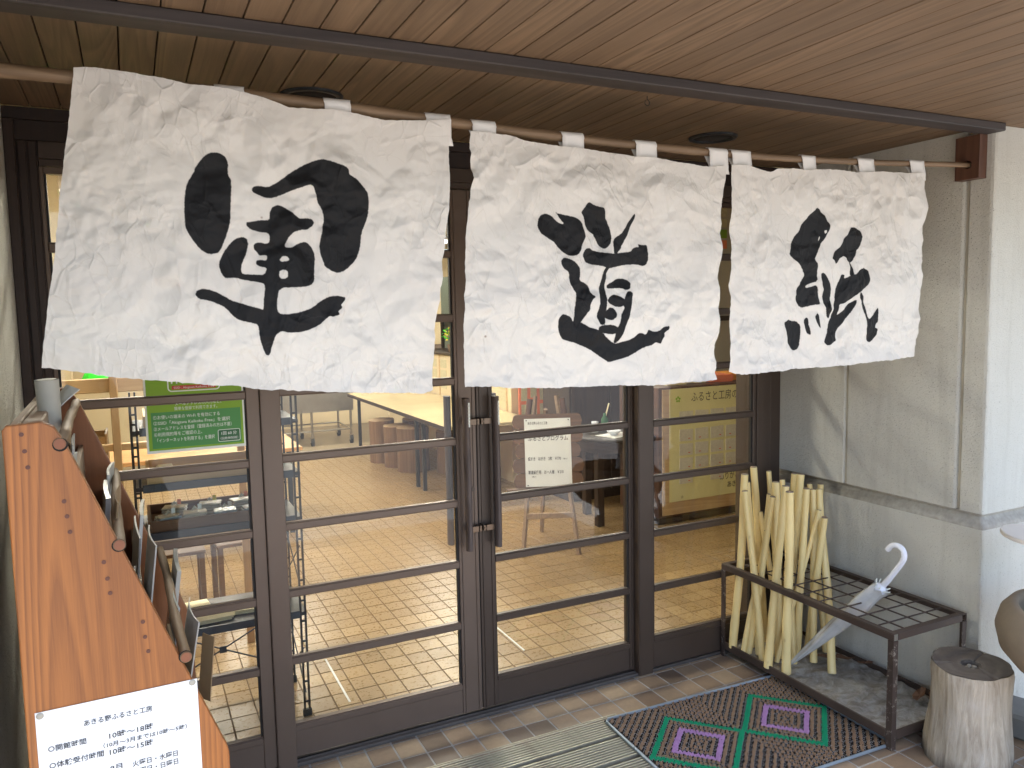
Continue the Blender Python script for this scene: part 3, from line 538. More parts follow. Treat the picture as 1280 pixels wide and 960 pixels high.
def sdf(px, pz, polys):
    """signed distance to a union of outlines minus the holes"""
    d = np.full(px.shape, .05)
    for hole, P in polys:
        A = np.array(P, float)/1000; n = len(A)
        # one round of corner cutting softens the traced outline
        B = np.roll(A, -1, 0); A = np.stack([A*.8+B*.2, A*.2+B*.8], 1).reshape(-1, 2); B = np.roll(A, -1, 0)
        lo, hi = A.min(0)-.03, A.max(0)+.03
        k = np.where((px > lo[0]) & (px < hi[0]) & (pz > lo[1]) & (pz < hi[1]))[0]; X = px[k]; Z = pz[k]
        dd = np.full(X.shape, 1e9); ins = np.zeros(X.shape, bool)
        for a, b in zip(A, B):
            e = b-a; L2 = e@e+1e-12; t = np.clip(((X-a[0])*e[0]+(Z-a[1])*e[1])/L2, 0, 1)
            dd = np.minimum(dd, (X-a[0]-t*e[0])**2+(Z-a[1]-t*e[1])**2)
            c = (a[1] > Z) != (b[1] > Z)
            with np.errstate(divide='ignore', invalid='ignore'): xi = a[0]+(Z-a[1])*e[0]/(e[1] if e[1] else 1e-9)
            ins ^= c & (X < xi)
        sdv = np.sqrt(dd)*np.where(ins, -1, 1)
        d[k] = np.maximum(d[k], -sdv) if hole else np.minimum(d[k], sdv)
    return d
def banner(key, label, seed, curl):
    E = {k: np.array(v, float)/1000 for k, v in EDGE[key].items()}
    def arc(P, t, ax):
        s_ = np.linspace(0, 1, len(P)) if False else (P[:, ax]-P[0, ax])/(P[-1, ax]-P[0, ax])
        o = np.argsort(s_); return np.interp(t, s_[o], P[o, 0]), np.interp(t, s_[o], P[o, 1])
    W_ = E['T'][-1, 0]-E['T'][0, 0]; nx, nz = int(W_/.0034), 205
    s_ = np.linspace(0, 1, nx); t_ = np.linspace(0, 1, nz)
    s2, t2 = np.meshgrid(s_, t_)
    Lx, Lz = arc(E['L'], t_, 1); Rx, Rz = arc(E['R'], t_, 1); Tx, Tz = arc(E['T'], s_, 0); Bx, Bz = arc(E['B'], s_, 0)
    X = (1-s2)*Lx[:, None]+s2*Rx[:, None]+(1-t2)*Tx[None]+t2*Bx[None]-((1-s2)*(1-t2)*Tx[0]+s2*(1-t2)*Tx[-1]+(1-s2)*t2*Bx[0]+s2*t2*Bx[-1])
    Z = (1-s2)*Lz[:, None]+s2*Rz[:, None]+(1-t2)*Tz[None]+t2*Bz[None]-((1-s2)*(1-t2)*Tz[0]+s2*(1-t2)*Tz[-1]+(1-s2)*t2*Bz[0]+s2*t2*Bz[-1])
    ink = sdf(X.ravel(), Z.ravel(), INK[key])
    # frayed edges
    fr = vnoise(X*70, Z*70, seed+70)*.0022+vnoise(X*18, Z*18, seed+71)*.003
    eb = np.exp(-(1-t2)/.012)+np.exp(-t2/.012)*.6; es = np.exp(-s2/.012)+np.exp(-(1-s2)/.012)
    Z = Z+fr*eb*1.3; X = X+fr*es*.6
    h = crumple(X, Z, seed)
    top = np.clip(t2*9, 0, 1)
    h = h*(.25+.75*top)
    # the cloth sags into soft pleats under each tab
    pl = 0
    for a, b in TABS[key]:
        c_ = (a+b)/2000; pl = pl+np.exp(-((X-c_)/.035)**2)*np.exp(-t2/.10)*.006
    Y = -.9445-h-pl-.012*t2*curl+.004*np.sin(X*9+seed)*t2
    Y = np.minimum(Y, -.9405+.008*t2)
    V = np.stack([X.ravel(), Y.ravel(), Z.ravel()], 1)
    idx = np.arange(nx*nz).reshape(nz, nx); q = np.stack([idx[:-1, :-1], idx[1:, :-1], idx[1:, 1:], idx[:-1, 1:]], -1).reshape(-1, 4)
    me = bpy.data.meshes.new('cloth_panel'); me.from_pydata(V.tolist(), [], q.tolist()); me.materials.append(M['cloth'])
    me.attributes.new('ink', 'FLOAT', 'POINT').data.foreach_set('value', ink.astype(np.float32))
    me.polygons.foreach_set('use_smooth', [True]*len(me.polygons)); me.update()
    th = thing('noren_banner', label, 'banner', group='white cloth banners hanging from the pole')
    link('cloth_panel', me, th)
    # hem fold along the top
    for a, b in TABS[key]:
        x0, x1 = a/1000, b/1000; c_ = (x0+x1)/2; zr = rodz(c_); r = rodr(c_)+.0035
        zt = float(np.interp(c_, Tx, Tz)); ang = np.linspace(-.35, math.pi+.5, 14)
        path = [(-.9392, zt-.014), (-.9396, zt+.004)]+[(ys-r*math.cos(t), zr+r*math.sin(t)) for t in ang if zr+r*math.sin(t) > zt+.006]+[(-.9345, zt-.004), (-.9365, zt-.02)]
        g = G(); n = 5; v = []
        for k in range(n):
            x = x0+(x1-x0)*k/(n-1)
            v += [(x+.0015*math.sin(i*1.3+seed)+(i/len(path)-.5)*.004, p[0]-.001*math.sin(k*2.1+i), p[1]) for i, p in enumerate(path)]
        m = len(path); f = [(k*m+i, k*m+i+1, (k+1)*m+i+1, (k+1)*m+i) for k in range(n-1) for i in range(m-1)]
        g.add(v, f, 0, True); o = part('tab', g, M['tab'], th)
        md = o.modifiers.new('thickness', 'SOLIDIFY'); md.thickness = .001
banner('A', 'left and widest white banner with the rounded brushed character for army', 11, 1.0)
banner('B', 'middle white banner brushed in black with the character for way', 23, .6)
banner('C', 'right and narrowest white banner with the brushed character for paper', 37, .3)
# ---------------------------------------------------------------- lettering
def text(body, x, y, z, width, mat, parent, h=None, bold=0, name='lettering', rz=0, rx=math.pi/2, align='LEFT', shear=0):
    """flat printed words: x,y,z of the left baseline, facing -y"""
    c = bpy.data.curves.new('lettering', 'FONT'); c.body = body; c.resolution_u = 2; c.offset = bold; c.size = 1; c.shear = shear
    o = bpy.data.objects.new('lettering', c); COL.objects.link(o)
    me = bpy.data.meshes.new_from_object(o.evaluated_get(bpy.context.evaluated_depsgraph_get()))
    bpy.data.objects.remove(o); bpy.data.curves.remove(c)
    n = len(me.vertices); co = np.empty(n*3, np.float32); me.vertices.foreach_get('co', co); co = co.reshape(-1, 3)
    w = co[:, 0].max()-co[:, 0].min(); sx = width/w; sy = (h/.88) if h else sx
    co[:, 0] = (co[:, 0]-co[:, 0].min())*sx; co[:, 1] *= sy
    me.vertices.foreach_set('co', co.ravel()); me.name = name; me.materials.clear(); me.materials.append(mat)
    t = link(name, me, parent, (x, y, z)); t.rotation_euler = (rx, 0, rz); return t
# ---------------------------------------------------------------- leaflet rack
rk = thing('leaflet_rack', 'orange brown wooden leaflet rack with slanted front by the left wall', 'rack', (-.742, -1.3, 0), math.radians(1.3))
RW = .83
prof = [(0, 0), (0, 1.535), (.006, 1.543), (.062, 1.546), (.080, 1.536), (.0965, 1.506)]+[(.0965+(.349-.0965)*t, 1.506+(.842-1.506)*t) for t in (.33, .66, 1)]+[(.352, .83), (.354, 0)]
for y0 in (0, RW-.025):
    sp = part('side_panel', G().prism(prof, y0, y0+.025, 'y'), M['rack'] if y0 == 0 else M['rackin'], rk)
    md = sp.modifiers.new('edges', 'BEVEL'); md.width = .003; md.segments = 2; md.angle_limit = .9
    if y0 == 0:
        for x, z in ((.03, 1.526), (.033, 1.495), (.036, 1.465), (.089, 1.395), (.092, 1.366), (.095, 1.336), (.147, 1.269), (.151, 1.236), (.154, 1.207), (.207, 1.139), (.209, 1.108), (.213, 1.078)):
            part('peg', G().tube([(x, .001, z), (x, -.0012, z)], .0040, 12), M['peg'], sp)
part('back_board', G().box(.002, .018, .0255, RW-.0255, 0, 1.535, c=.002), M['rackback'], rk)
part('top_rail', G().box(.0185, .052, .0255, RW-.0255, 1.50, 1.532, c=.003), M['rackback'], rk)
for k in range(4):
    x = .036+.058*k; zt = 1.50-.128*k
    if k: part('divider', G().box(x-.006, x+.006, .0255, RW-.0255, zt-.36, zt+.012, c=.001), M['rackback'], rk)
    part('pocket_shelf', G().box(x+.0065 if k else .019, x+.058-.0065, .0255, RW-.0255, zt-.36, zt-.348), M['rackin'], rk)
part('base_shelf', G().box(.0185, .34, .0255, RW-.0255, .05, .07), M['rackin'], rk)
for k, (x, z) in enumerate(((.089, 1.502), (.174, 1.298), (.279, 1.052))):
    pts = [(x+.0015*math.sin(t*9+k), -.003+(RW+.003)*t, z+.0015*math.cos(t*7+k)) for t in np.linspace(0, 1, 12)]
    r_ = part('front_rod', G().tube(pts, [.0108*(1+.07*math.sin(i*2+k)) for i in range(12)], 14), M['rod'], rk)
    part('notch_gap', G().tube([(x+.0004, -.0006, z-.0004), (x+.0004, .0004, z-.0004)], .0128, 18), M['gap'], r_)
    part('rod_end', G().tube([(x+.0015*math.sin(k), -.0045, z+.0015*math.cos(k)), (x+.0015*math.sin(k), -.0031, z+.0015*math.cos(k))], .0098, 14), M['rodend'], r_)
def leaflet(x, y, z, w, h, th, tilt, yaw, mat, label, curl=.0):
    """a thin upright booklet or sleeve, slightly curled; x,y local to the rack"""
    g = G(); nx, nz = 5, 6; v = []
    for s_ in (0, 1):
        for j in range(nz):
            for i in range(nx):
                a, b = i/(nx-1)-.5, j/(nz-1)
                v.append(((th if s_ else 0)+curl*(4*a*a)*b+curl*.6*b*b, a*w, b*h))
    f = []; P = nx*nz
    for j in range(nz-1):
        for i in range(nx-1):
            q = j*nx+i; f += [(q, q+1, q+nx+1, q+nx), (P+q, P+q+nx, P+q+nx+1, P+q+1)]
    for i in range(nx-1):
        for q in (i, (nz-1)*nx+i): f.append((q, q+1, P+q+1, P+q))
    for j in range(nz-1):
        for q in (j*nx, j*nx+nx-1): f.append((q, q+nx, P+q+nx, P+q))
    o = solo('leaflet', g.add(v, f), mat, label, 'leaflet', 'leaflets and sleeves standing in the rack')
    lw_ = Matrix.Translation((-.742, -1.3, 0)) @ Matrix.Rotation(math.radians(1.3), 4, 'Z') @ Matrix.Translation((x, y, z)) @ Matrix.Rotation(yaw, 4, 'Z') @ Matrix.Rotation(tilt, 4, 'Y')
    o.matrix_world = lw_; return o
LF = [(.062, .58, 1.17, .24, .30, .004, .10, .03, 'kraft', 'brown card leaflet standing in the top pocket under the first rod'),
      (.070, .25, 1.16, .21, .31, .006, .10, -.04, 'paper2', 'grey sleeve in the top pocket nearest the front side panel'),
      (.112, .18, 1.03, .21, .32, .004, .13, .05, 'paper2', 'grey leaflet in the second pocket nearest the front side panel'),
      (.126, .40, 1.03, .23, .34, .010, .15, .02, 'film', 'shiny silver sleeve leaning in the second pocket behind the rod end'),
      (.138, .62, 1.03, .20, .35, .006, .12, -.06, 'paper2', 'pale grey leaflet at the far end of the second pocket'),
      (.172, .17, .90, .21, .31, .005, .16, .04, 'film', 'shiny sleeve in the third pocket nearest the front side panel'),
      (.186, .44, .90, .24, .36, .004, .16, .02, 'paper2', 'tall grey leaflet rising in the middle of the third pocket'),
      (.198, .66, .90, .20, .36, .008, .18, -.05, 'film', 'silver folded sleeve at the far end of the third pocket'),
      (.232, .15, .77, .21, .30, .006, .22, .03, 'kraft', 'brown leaflet in the lowest pocket beside the lowest rod end'),
      (.246, .38, .77, .24, .33, .004, .22, .0, 'film', 'clear film sleeve in the middle of the lowest pocket'),
      (.262, .60, .77, .22, .35, .010, .24, -.03, 'paper2', 'grey booklet at the far end of the lowest pocket')]
LF += [(.082, .42, 1.19, .20, .30, .003, .08, .02, 'paper2', 'thin grey sheet in the middle of the top pocket'), (.150, .28, 1.05, .20, .33, .003, .14, -.03, 'kraft', 'brown card in the second pocket just behind the shiny silver sleeve'),
      (.206, .30, .92, .20, .35, .003, .18, .03, 'paper2', 'pale grey sheet in the third pocket left of the tall grey leaflet'), (.272, .24, .80, .18, .30, .003, .24, .02, 'paper2', 'pale grey sheet at the front of the lowest pocket')]
for x, y, z, w, h, th, tl, yw, mt, lab in LF: leaflet(x-.008, y, z-.035, w, h, th, tl*.55, yw, M[mt], lab, curl=random.uniform(.002, .009))
leaflet(.348, .50, .72, .05, .17, .003, .12, .5, M['kraft'], 'narrow brown card strip standing against the outside of the rack front', .002)
g = G(); pts = [(0, 0, 0), (.002, 0, .1), (.004, .002, .215)]
g.tube(pts, [.021, .022, .024], 20, cap=False)
g.tube([(.004, .002, .2151), (.004, .002, .2158)], .019, 20)
o = solo('paper_roll', g, plain('cream_grey_paper', (.38, .36, .30), .6, var=.15, sc=20), 'rolled grey paper tube standing upright in the top of the rack', 'paper roll', loc=(-.695, -.93, 1.385)); o.rotation_euler = (.05, -.03, 0)
o = leaflet(.03, .42, 1.50, .10, .10, .002, .5, .2, M['paper2'], 'thin curled clear film lying over the rack top behind the paper roll', .02)
# notice on the rack side
no = thing('opening_hours_notice', 'white laminated opening hours notice pinned on the rack side panel', 'notice', (-.742, -1.3, 0), math.radians(1.3))
nx0, nx1, nz0, nz1 = .016, .298, .783, 1.002
part('sheet', G().box(nx0, nx1, -.0022, -.0012, nz0, nz1), M['paper'], no)
for x, z in ((nx0+.008, nz1-.007), (nx1-.009, nz1-.006)): part('drawing_pin', G().lathe([(.0, .0022), (.004, .0018), (.0062, .0008), (.0065, 0)], 14).xform(Matrix.Translation((x, -.0024, z)) @ Matrix.Rotation(math.pi/2, 4, 'X')), M['sealant'], no)
Y_ = -.0029
def nl(s_, x0, x1, z, h=.0105, b=.012): text(s_, x0+.742, Y_, z, x1-x0, M['ink'], no, h=h, bold=b)
nl('あきる野ふるさと工房', -.648, -.529, .957, .0115, .012)
nl('○開館時間', -.709, -.646, .922, .0115); nl('10時～18時', -.607, -.529, .920, .0125)
nl('（10月～3月までは10時～5時）', -.618, -.468, .904, .0095)
nl('○体験受付時間', -.709, -.618, .889, .0115); nl('10時～15時', -.608, -.531, .887, .0125)
nl('9月', -.609, -.588, .855, .0115); nl('火曜日・水曜日', -.570, -.488, .852, .0115); nl('土曜日・日曜日', -.570, -.488, .835, .0115)
# ---------------------------------------------------------------- green wi-fi poster on the left panel
wf = thing('wifi_poster', 'green free wi-fi poster in a clear sleeve on the left glass', 'poster', (0, .006, 0))
part('sleeve', G().box(-.496, -.170, .0002, .0012, 1.262, 1.722), M['white'], wf)
part('green_sheet', G().box(-.489, -.176, -.0008, .0001, 1.272, 1.714), M['green1'], wf)
part('instruction_panel', G().box(-.478, -.184, -.0014, -.0009, 1.279, 1.405), M['green2'], wf)
fy = -.0024
def frame_round(x0, x1, z0, z1, r, t, y, name, mat):
    pts = []
    for cx_, cz_, a in ((x1-r, z1-r, 0), (x0+r, z1-r, 90), (x0+r, z0+r, 180), (x1-r, z0+r, 270)):
        for k in range(5): w = math.radians(a+k*22.5); pts.append((cx_, cz_, math.cos(w), math.sin(w)))
    v = [(c[0]+c[2]*r, y, c[1]+c[3]*r) for c in pts]+[(c[0]+c[2]*(r-t), y, c[1]+c[3]*(r-t)) for c in pts]; n = len(pts)
    part(name, G().add(v, [(i, (i+1) % n, n+(i+1) % n, n+i) for i in range(n)]), mat, wf)
frame_round(-.420, -.248, 1.474, 1.56, .014, .004, -.0018, 'logo_frame', M['white'])
part('red_strip', G().box(-.406, -.262, -.0014, -.0009, 1.482, 1.495), M['red'], wf)
text('Free Wi-Fi', -.408, fy, 1.503, .150, M['white'], wf, h=.036, bold=.02)
text('SSID : Akigawa Keikoku Free', -.400, fy, 1.4845, .132, M['white'], wf, h=.009)
text('秋川渓谷Free Wi-Fiで快適な旅を満喫!', -.466, fy, 1.444, .272, M['white'], wf, h=.017)
text('メールアドレスの入力など、', -.399, fy, 1.4265, .152, M['white'], wf, h=.012)
text('簡単な登録で利用できます。', -.402, fy, 1.410, .141, M['white'], wf, h=.012)
for s_, a, b, z in (('①お使いの端末の Wi-Fi を有効にする', -.471, -.254, 1.382), ('②SSID「Akigawa Keikoku Free」を選択', -.471, -.220, 1.362), ('③メールアドレスを登録（登録済みの方は不要）', -.471, -.216, 1.342), ('④利用規約等をご確認の上、', -.471, -.316, 1.322), ('「インターネットを利用する」を選択', -.462, -.275, 1.301)):
    text(s_, a, fy, z, b-a, M['white'], wf, h=.0135, bold=.004)
part('time_badge', G().box(-.262, -.190, -.0019, -.0015, 1.287, 1.327), M['green3'], wf)
frame_round(-.264, -.188, 1.285, 1.329, .006, .002, -.0020, 'badge_frame', M['white'])
text('1回 60 分', -.252, fy, 1.310, .052, M['white'], wf, h=.012, bold=.01); text('（回数無制限）', -.256, fy, 1.293, .06, M['white'], wf, h=.009)
# ---------------------------------------------------------------- umbrella stand
us = thing('umbrella_stand', 'brown iron umbrella stand with grid top beside the stucco wall', 'umbrella stand')
def rust():
    s = N('worn_brown_iron'); v = s.coord(); a = s.noise(v, 35, 6, .75); b = s.noise(v, 8, 4)
    c = s.mix(b, (.042, .029, .024), (.075, .052, .042)); c = s.mix(s.ramp(a, [(.56, (0,)*3), (.66, (1,)*3)]), c, (.30, .27, .23))
    s.bump(a, .3, .001); return s.fin(c, .6, .25)
def brown_iron():
    s = N('brown_iron'); v = s.coord(); a = s.noise(v, 60, 6, .75); b = s.noise(v, 8, 4)
    c = s.mix(b, (.050, .034, .028), (.085, .060, .048)); c = s.mix(s.ramp(a, [(.66, (0,)*3), (.76, (1,)*3)]), c, (.2, .17, .14))
    s.bump(a, .25, .001); return s.fin(c, .55, .25)
M['rust'] = rust(); M['iron'] = brown_iron()
X0, X1, Y0, Y1, ZT = 2.030, 2.462, -.985, -.012, .470
def angle(x, y, sx, sy, z0, z1): # L-section leg
    return G().box(min(x, x+sx*.026), max(x, x+sx*.026), min(y, y+sy*.004), max(y, y+sy*.004), z0, z1).box(min(x, x+sx*.004), max(x, x+sx*.004), min(y+sy*.0041, y+sy*.026), max(y+sy*.0041, y+sy*.026), z0, z1)
for x, sx in ((X0, 1), (X1, -1)):
    for y, sy in ((Y0, 1), (Y1, -1)): part('leg', angle(x, y, sx, sy, .0, ZT-.031), M['rust'], us)
for x, sx in ((X0, 1), (X1, -1)):
    a, b = min(x, x+sx*.004), max(x, x+sx*.004); c_, d = min(x, x+sx*.026), max(x, x+sx*.026)
    part('top_rail', G().box(a, b, Y0, Y1, ZT-.030, ZT-.0042, c=.001).box(c_, d, Y0, Y1, ZT-.004, ZT, c=.001), M['iron'], us)
    part('bottom_rail', G().box(a-.002, b+.002, Y0+.0265, Y1-.0265, .042, .078, c=.001), M['iron'], us)
for y, sy in ((Y0, 1), (Y1, -1)):
    a, b = min(y, y+sy*.004), max(y, y+sy*.004)
    part('top_rail', G().box(X0+.027, X1-.027, a, b, ZT-.030, ZT-.0042, c=.001).box(X0+.027, X1-.027, min(y, y+sy*.026), max(y, y+sy*.026), ZT-.004, ZT, c=.001), M['iron'], us)
    part('bottom_rail', G().box(X0+.027, X1-.027, a-.002, b+.002, .042, .078, c=.001), M['iron'], us)
for k in range(1, 4): x = X0+(X1-X0)*k/4; part('grid_bar', G().tube([(x, Y0+.01, ZT-.012), (x, Y1-.01, ZT-.012)], .0035, 8), M['iron'], us)
for k in range(1, 10): y = Y0+(Y1-Y0)*k/10; part('grid_bar', G().tube([(X0+.008, y, ZT-.006), (X1-.008, y, ZT-.006)], .0032, 8), M['iron'], us)
part('tray', G().box(X0+.0062, X1-.0062, Y0+.006, Y1-.006, .046, .052), M['iron'], us)
def newsp():
    s = N('wet_newspaper'); v = s.coord(); a = s.noise(v, 12, 8, .75, 1.2); b = s.noise(s.coord(scale=(1, 3, 1)), 26, 6, .7, .8)
    c = s.mix(s.ramp(a, [(.35, (0,)*3), (.65, (1,)*3)]), (.17, .15, .12), (.50, .50, .48)); c = s.mix(s.math('MULTIPLY', b, .5), c, (.17, .145, .11))
    s.bump(s.math('ADD', a, b), .8, .008); return s.fin(c, .75)
g = G(); nx, ny = 40, 90; v = []
for j in range(ny):
    for i in range(nx):
        x = X0+.012+(X1-X0-.024)*i/(nx-1); y = Y0+.012+(Y1-Y0-.024)*j/(ny-1)
        h = abs(float(vnoise(np.array([x*9+y*3]), np.array([y*16-x*7]), 5)[0]))*.022+abs(float(vnoise(np.array([x*30]), np.array([y*30]), 6)[0]))*.007
        v.append((x, y, .0535+h))
g.add(v, [(j*nx+i, j*nx+i+1, (j+1)*nx+i+1, (j+1)*nx+i) for j in range(ny-1) for i in range(nx-1)], 0, True)
solo('newspaper_lining', g, newsp(), 'crumpled grey newspaper lining the tray of the umbrella stand', 'newspaper')
# ---------------------------------------------------------------- peeled sticks
def stickwood(name, a, b):
    s = N(name); v = s.coord(scale=(1, 1, .12), rnd=9); f = s.noise(v, 34, 5, .6); k = s.noise(s.coord(rnd=4), 5, 3)
    c = s.mix(f, a, b); c = s.mix(s.math('MULTIPLY', k, .35), c, (.50, .30, .12))
    vo = s.n('ShaderNodeTexVoronoi', {'Vector': s.coord(scale=(1, 1, .5), rnd=9), 'Scale': 14.0}); kn = s.ramp(vo.outputs['Distance'], [(.03, (1,)*3), (.09, (0,)*3)])
    c = s.mix(s.math('MULTIPLY', kn, .35), c, (.34, .2, .08)); s.bump(s.math('ADD', f, kn), .3, .002); return s.fin(c, .5, 0, .1)
M['stick'] = stickwood('peeled_pale_wood', (.78, .60, .25), (.92, .78, .40))
M['stickend'] = plain('cut_stick_end', (.25, .19, .14), .8, var=.5, sc=60)
STICKS = [(2.045, -0.08, 0.075, 2.08, -0.117, 0.928, 0.021), (2.24, -0.1, 0.075, 2.2, -0.047, 0.938, 0.021), (2.1, -0.2, 0.075, 2.12, -0.09, 0.879, 0.017), (2.069, -0.256, 0.075, 2.06, -0.14, 0.853, 0.018), (2.068, -0.166, 0.075, 2.12, -0.259, 0.843, 0.016), (2.32, -0.12, 0.075, 2.3, -0.047, 0.907, 0.015), (2.16, -0.27, 0.075, 2.2, -0.197, 0.891, 0.022), (2.038, -0.324, 0.075, 2.14, -0.318, 0.902, 0.021), (2.069, -0.406, 0.075, 2.06, -0.421, 0.906, 0.022), (2.24, -0.22, 0.075, 2.32, -0.235, 0.923, 0.022), (2.36, -0.08, 0.075, 2.38, -0.137, 0.902, 0.018), (2.229, -0.313, 0.075, 2.25, -0.337, 0.881, 0.019), (2.116, -0.3, 0.075, 2.34, -0.332, 0.766, 0.013), (2.31, -0.3, 0.075, 2.3, -0.401, 0.753, 0.018), (2.265, -0.382, 0.075, 2.36, -0.273, 0.851, 0.018), (2.249, -0.503, 0.075, 2.4, -0.275, 0.847, 0.02), (2.42, -0.22, 0.075, 2.44, -0.247, 0.864, 0.017), (2.045, -0.153, 0.075, 2.15, -0.19, 0.658, 0.014), (2.14, -0.12, 0.075, 2.18, -0.172, 0.83, 0.012), (2.174, -0.351, 0.075, 2.28, -0.158, 0.886, 0.015), (2.4, -0.33, 0.075, 2.42, -0.197, 0.857, 0.015), (2.22, -0.24, 0.075, 2.22, -0.073, 0.716, 0.016), (2.29, -0.15, 0.075, 2.36, -0.206, 0.727, 0.016)]
SL = ['thick peeled stick standing at the far left corner of the umbrella stand', 'tallest peeled stick, standing second from the left against the glass',
 'peeled stick just right of the leftmost stick, slightly lower', 'peeled stick with dark cut top leaning right in front of the tallest one', 'thin peeled stick leaning far left with its cut top near the dark door jamb',
 'thin upright peeled stick showing alone before the dark door jamb', 'stout upright peeled stick with flat top behind the front sticks', 'stout front peeled stick whose foot stands left of the foremost one',
 'foremost thick peeled stick standing upright nearest the camera', 'tall peeled stick with pale flat top near the wall edge', 'peeled stick hidden mostly behind the tall pale topped one',
 'peeled stick with dark cut top right of the centre of the bundle', 'thin peeled stick leaning strongly right with a small dark top', 'peeled stick with the lowest and largest dark cut top, leaning right',
 'peeled stick standing upright left of the crooked rightmost one', 'crooked rightmost peeled stick standing on the newspaper', 'peeled stick with pale top at the right edge close to the wall',
 'short peeled stick low at the left between the front ones', 'slimmest peeled stick beside the left door edge', 'peeled stick crossing behind the foremost one towards the left',
 'slim peeled stick at the back right near the wall', 'short peeled stick hidden in the left middle of the bundle', 'short slim peeled stick hidden in the right middle of the bundle']
for k, (a, b, c_, d, e, f_, r) in enumerate(STICKS):
    P, Q = Vector((a, b, c_-.012)), Vector((d, e, f_)); L_ = (Q-P).length; g = G()
    r *= .88; pts = []; R = []; ax = (Q-P).normalized(); s1 = ax.cross(Vector((1, 0, 0))).normalized(); s2 = ax.cross(s1)
    ph = random.uniform(0, 6); bend = random.uniform(.001, .004)*(2.6 if k in (15, 0) else 1)
    for i in range(15):
        t = i/14; w = math.sin(math.pi*t)*bend
        pts.append(Vector((0, 0, 0))+ax*L_*t+s1*w*math.cos(ph+t*2.5)+s2*w*math.sin(ph+t*3.5))
        R.append(r*(1.06-.14*t)*(1+.035*math.sin(i*1.7+k)+(.12 if i == (k*3) % 11+2 else 0)))
    g.tube(pts, R, 14, cap=False)
    for p, q, mi in ((pts[0], 0, 0), (pts[-1], -1, 1)):
        tdir = (pts[-1]-pts[-2]).normalized() if q else (pts[0]-pts[1]).normalized()
        g.tube([p, p+tdir*.003], [R[q], R[q]*.86], 14, mi=mi, cap=True)
    solo('peeled_stick', g, [M['stick'], M['stickend']], SL[k], 'stick', 'peeled sticks standing in the umbrella stand', loc=P)
# ---------------------------------------------------------------- umbrella
um = thing('umbrella', 'folded clear grey umbrella with white crook handle leaning through the grid', 'umbrella')
tip, top = Vector((2.118, -.385, .088)), Vector((2.252, -.742, .535)); ax = (top-tip).normalized()
ns = 26; s1 = ax.cross(Vector((0, 0, 1))).normalized(); s2 = ax.cross(s1).normalized(); v = []; f = []; nn = 24
for i in range(ns):
    t = i/(ns-1); c = tip+(top-tip)*t; r = .006+.031*min(1, t*1.25)**.9*(1-.15*max(0, t-.85)/.15)
    for k in range(nn):
        w = 2*math.pi*k/nn; q = r*(1+.22*math.sin(4*w+t*5)+.08*math.sin(9*w+3*t))+(.010*math.sin(3*w+1) if i == ns-1 else 0)
        v.append(c+s1*math.cos(w)*q+s2*math.sin(w)*q+(ax*.012*math.sin(5*w) if i >= ns-2 else Vector()))
for i in range(ns-1):
    for k in range(nn): f.append((i*nn+k, i*nn+(k+1) % nn, (i+1)*nn+(k+1) % nn, (i+1)*nn+k))
part('canopy', G().add(v, f, 0, True), M['chrome'], um)
part('shaft', G().tube([tip-ax*.018, top+ax*.05], .0045, 10), M['steel'], um)
part('crown', G().tube([top-ax*.015, top-ax*.005, top+ax*.012, top+ax*.02], [.022, .030, .022, .011], 16), M['whiteplastic'], um)
for k in range(8):
    w = k*math.pi/4; d = s1*math.cos(w)+s2*math.sin(w); p = top+ax*.006
    part('rib_tip', G().tube([p+d*.026, p+d*.034+ax*.010, p+d*.036+ax*.016], [.0022, .003, .0016], 6), M['white'], um)
hk = [top+ax*.02]+[Vector((2.255+.01*i/8, y, z)) for i, (y, z) in enumerate(((-.780, .583), (-.815, .635), (-.838, .672), (-.847, .698), (-.840, .724), (-.815, .736), (-.785, .728), (-.764, .704)))]
cat = []
for i in range(len(hk)-1):
    p0, p1, p2, p3 = hk[max(i-1, 0)], hk[i], hk[i+1], hk[min(i+2, len(hk)-1)]
    for t in (0, .33, .66): cat.append(.5*((2*p1)+(p2-p0)*t+(2*p0-5*p1+4*p2-p3)*t*t+(3*p1-p0-3*p2+p3)*t**3))
cat.append(hk[-1])
part('crook_handle', G().tube(cat, [.0125]*4+[.0115]*(len(cat)-5)+[.010], 14), M['whiteplastic'], um)
# ---------------------------------------------------------------- dead leaves on and near the stand
def leafg(sz, seed):
    r = random.Random(seed); g = G(); n = 11; v = [(0, 0, .004*r.random())]
    for k in range(n):
        a = 2*math.pi*k/n; q = sz*(.55+.45*abs(math.cos(a*2.5+seed)))*(1.3 if k == 0 else 1); v.append((q*math.cos(a), q*.7*math.sin(a), r.uniform(.002, .4)*sz))
    g.add(v, [(0, 1+k, 1+(k+1) % n) for k in range(n)]); return g
for k, (x, y, z, s_, lab) in enumerate(((2.36, -.47, .09, .06, 'brown dead leaf curled beside the foot of the rightmost stick'), (2.41, -.55, .09, .05, 'small brown dead leaf at the wall side of the newspaper'),
     (2.30, -.43, .09, .05, 'dark crumpled dead leaf between the feet of the sticks'), (2.41, -.90, .09, .05, 'brown dead leaf caught by the rear right leg of the stand'), (2.20, -1.003, .012, .035, 'pinkish brown dead leaf on the floor beside the stump'),
     (2.36, -.86, .09, .045, 'brown dead leaf lying on the newspaper near the right end'))):
    o = solo('dead_leaf', leafg(s_, k+3), M['leaf'], lab, 'leaf', 'dead leaves blown into the stand', loc=(x, y, z), rz=k*1.3); o.rotation_euler = (random.uniform(-.4, .4), random.uniform(-.4, .4), k*1.3)
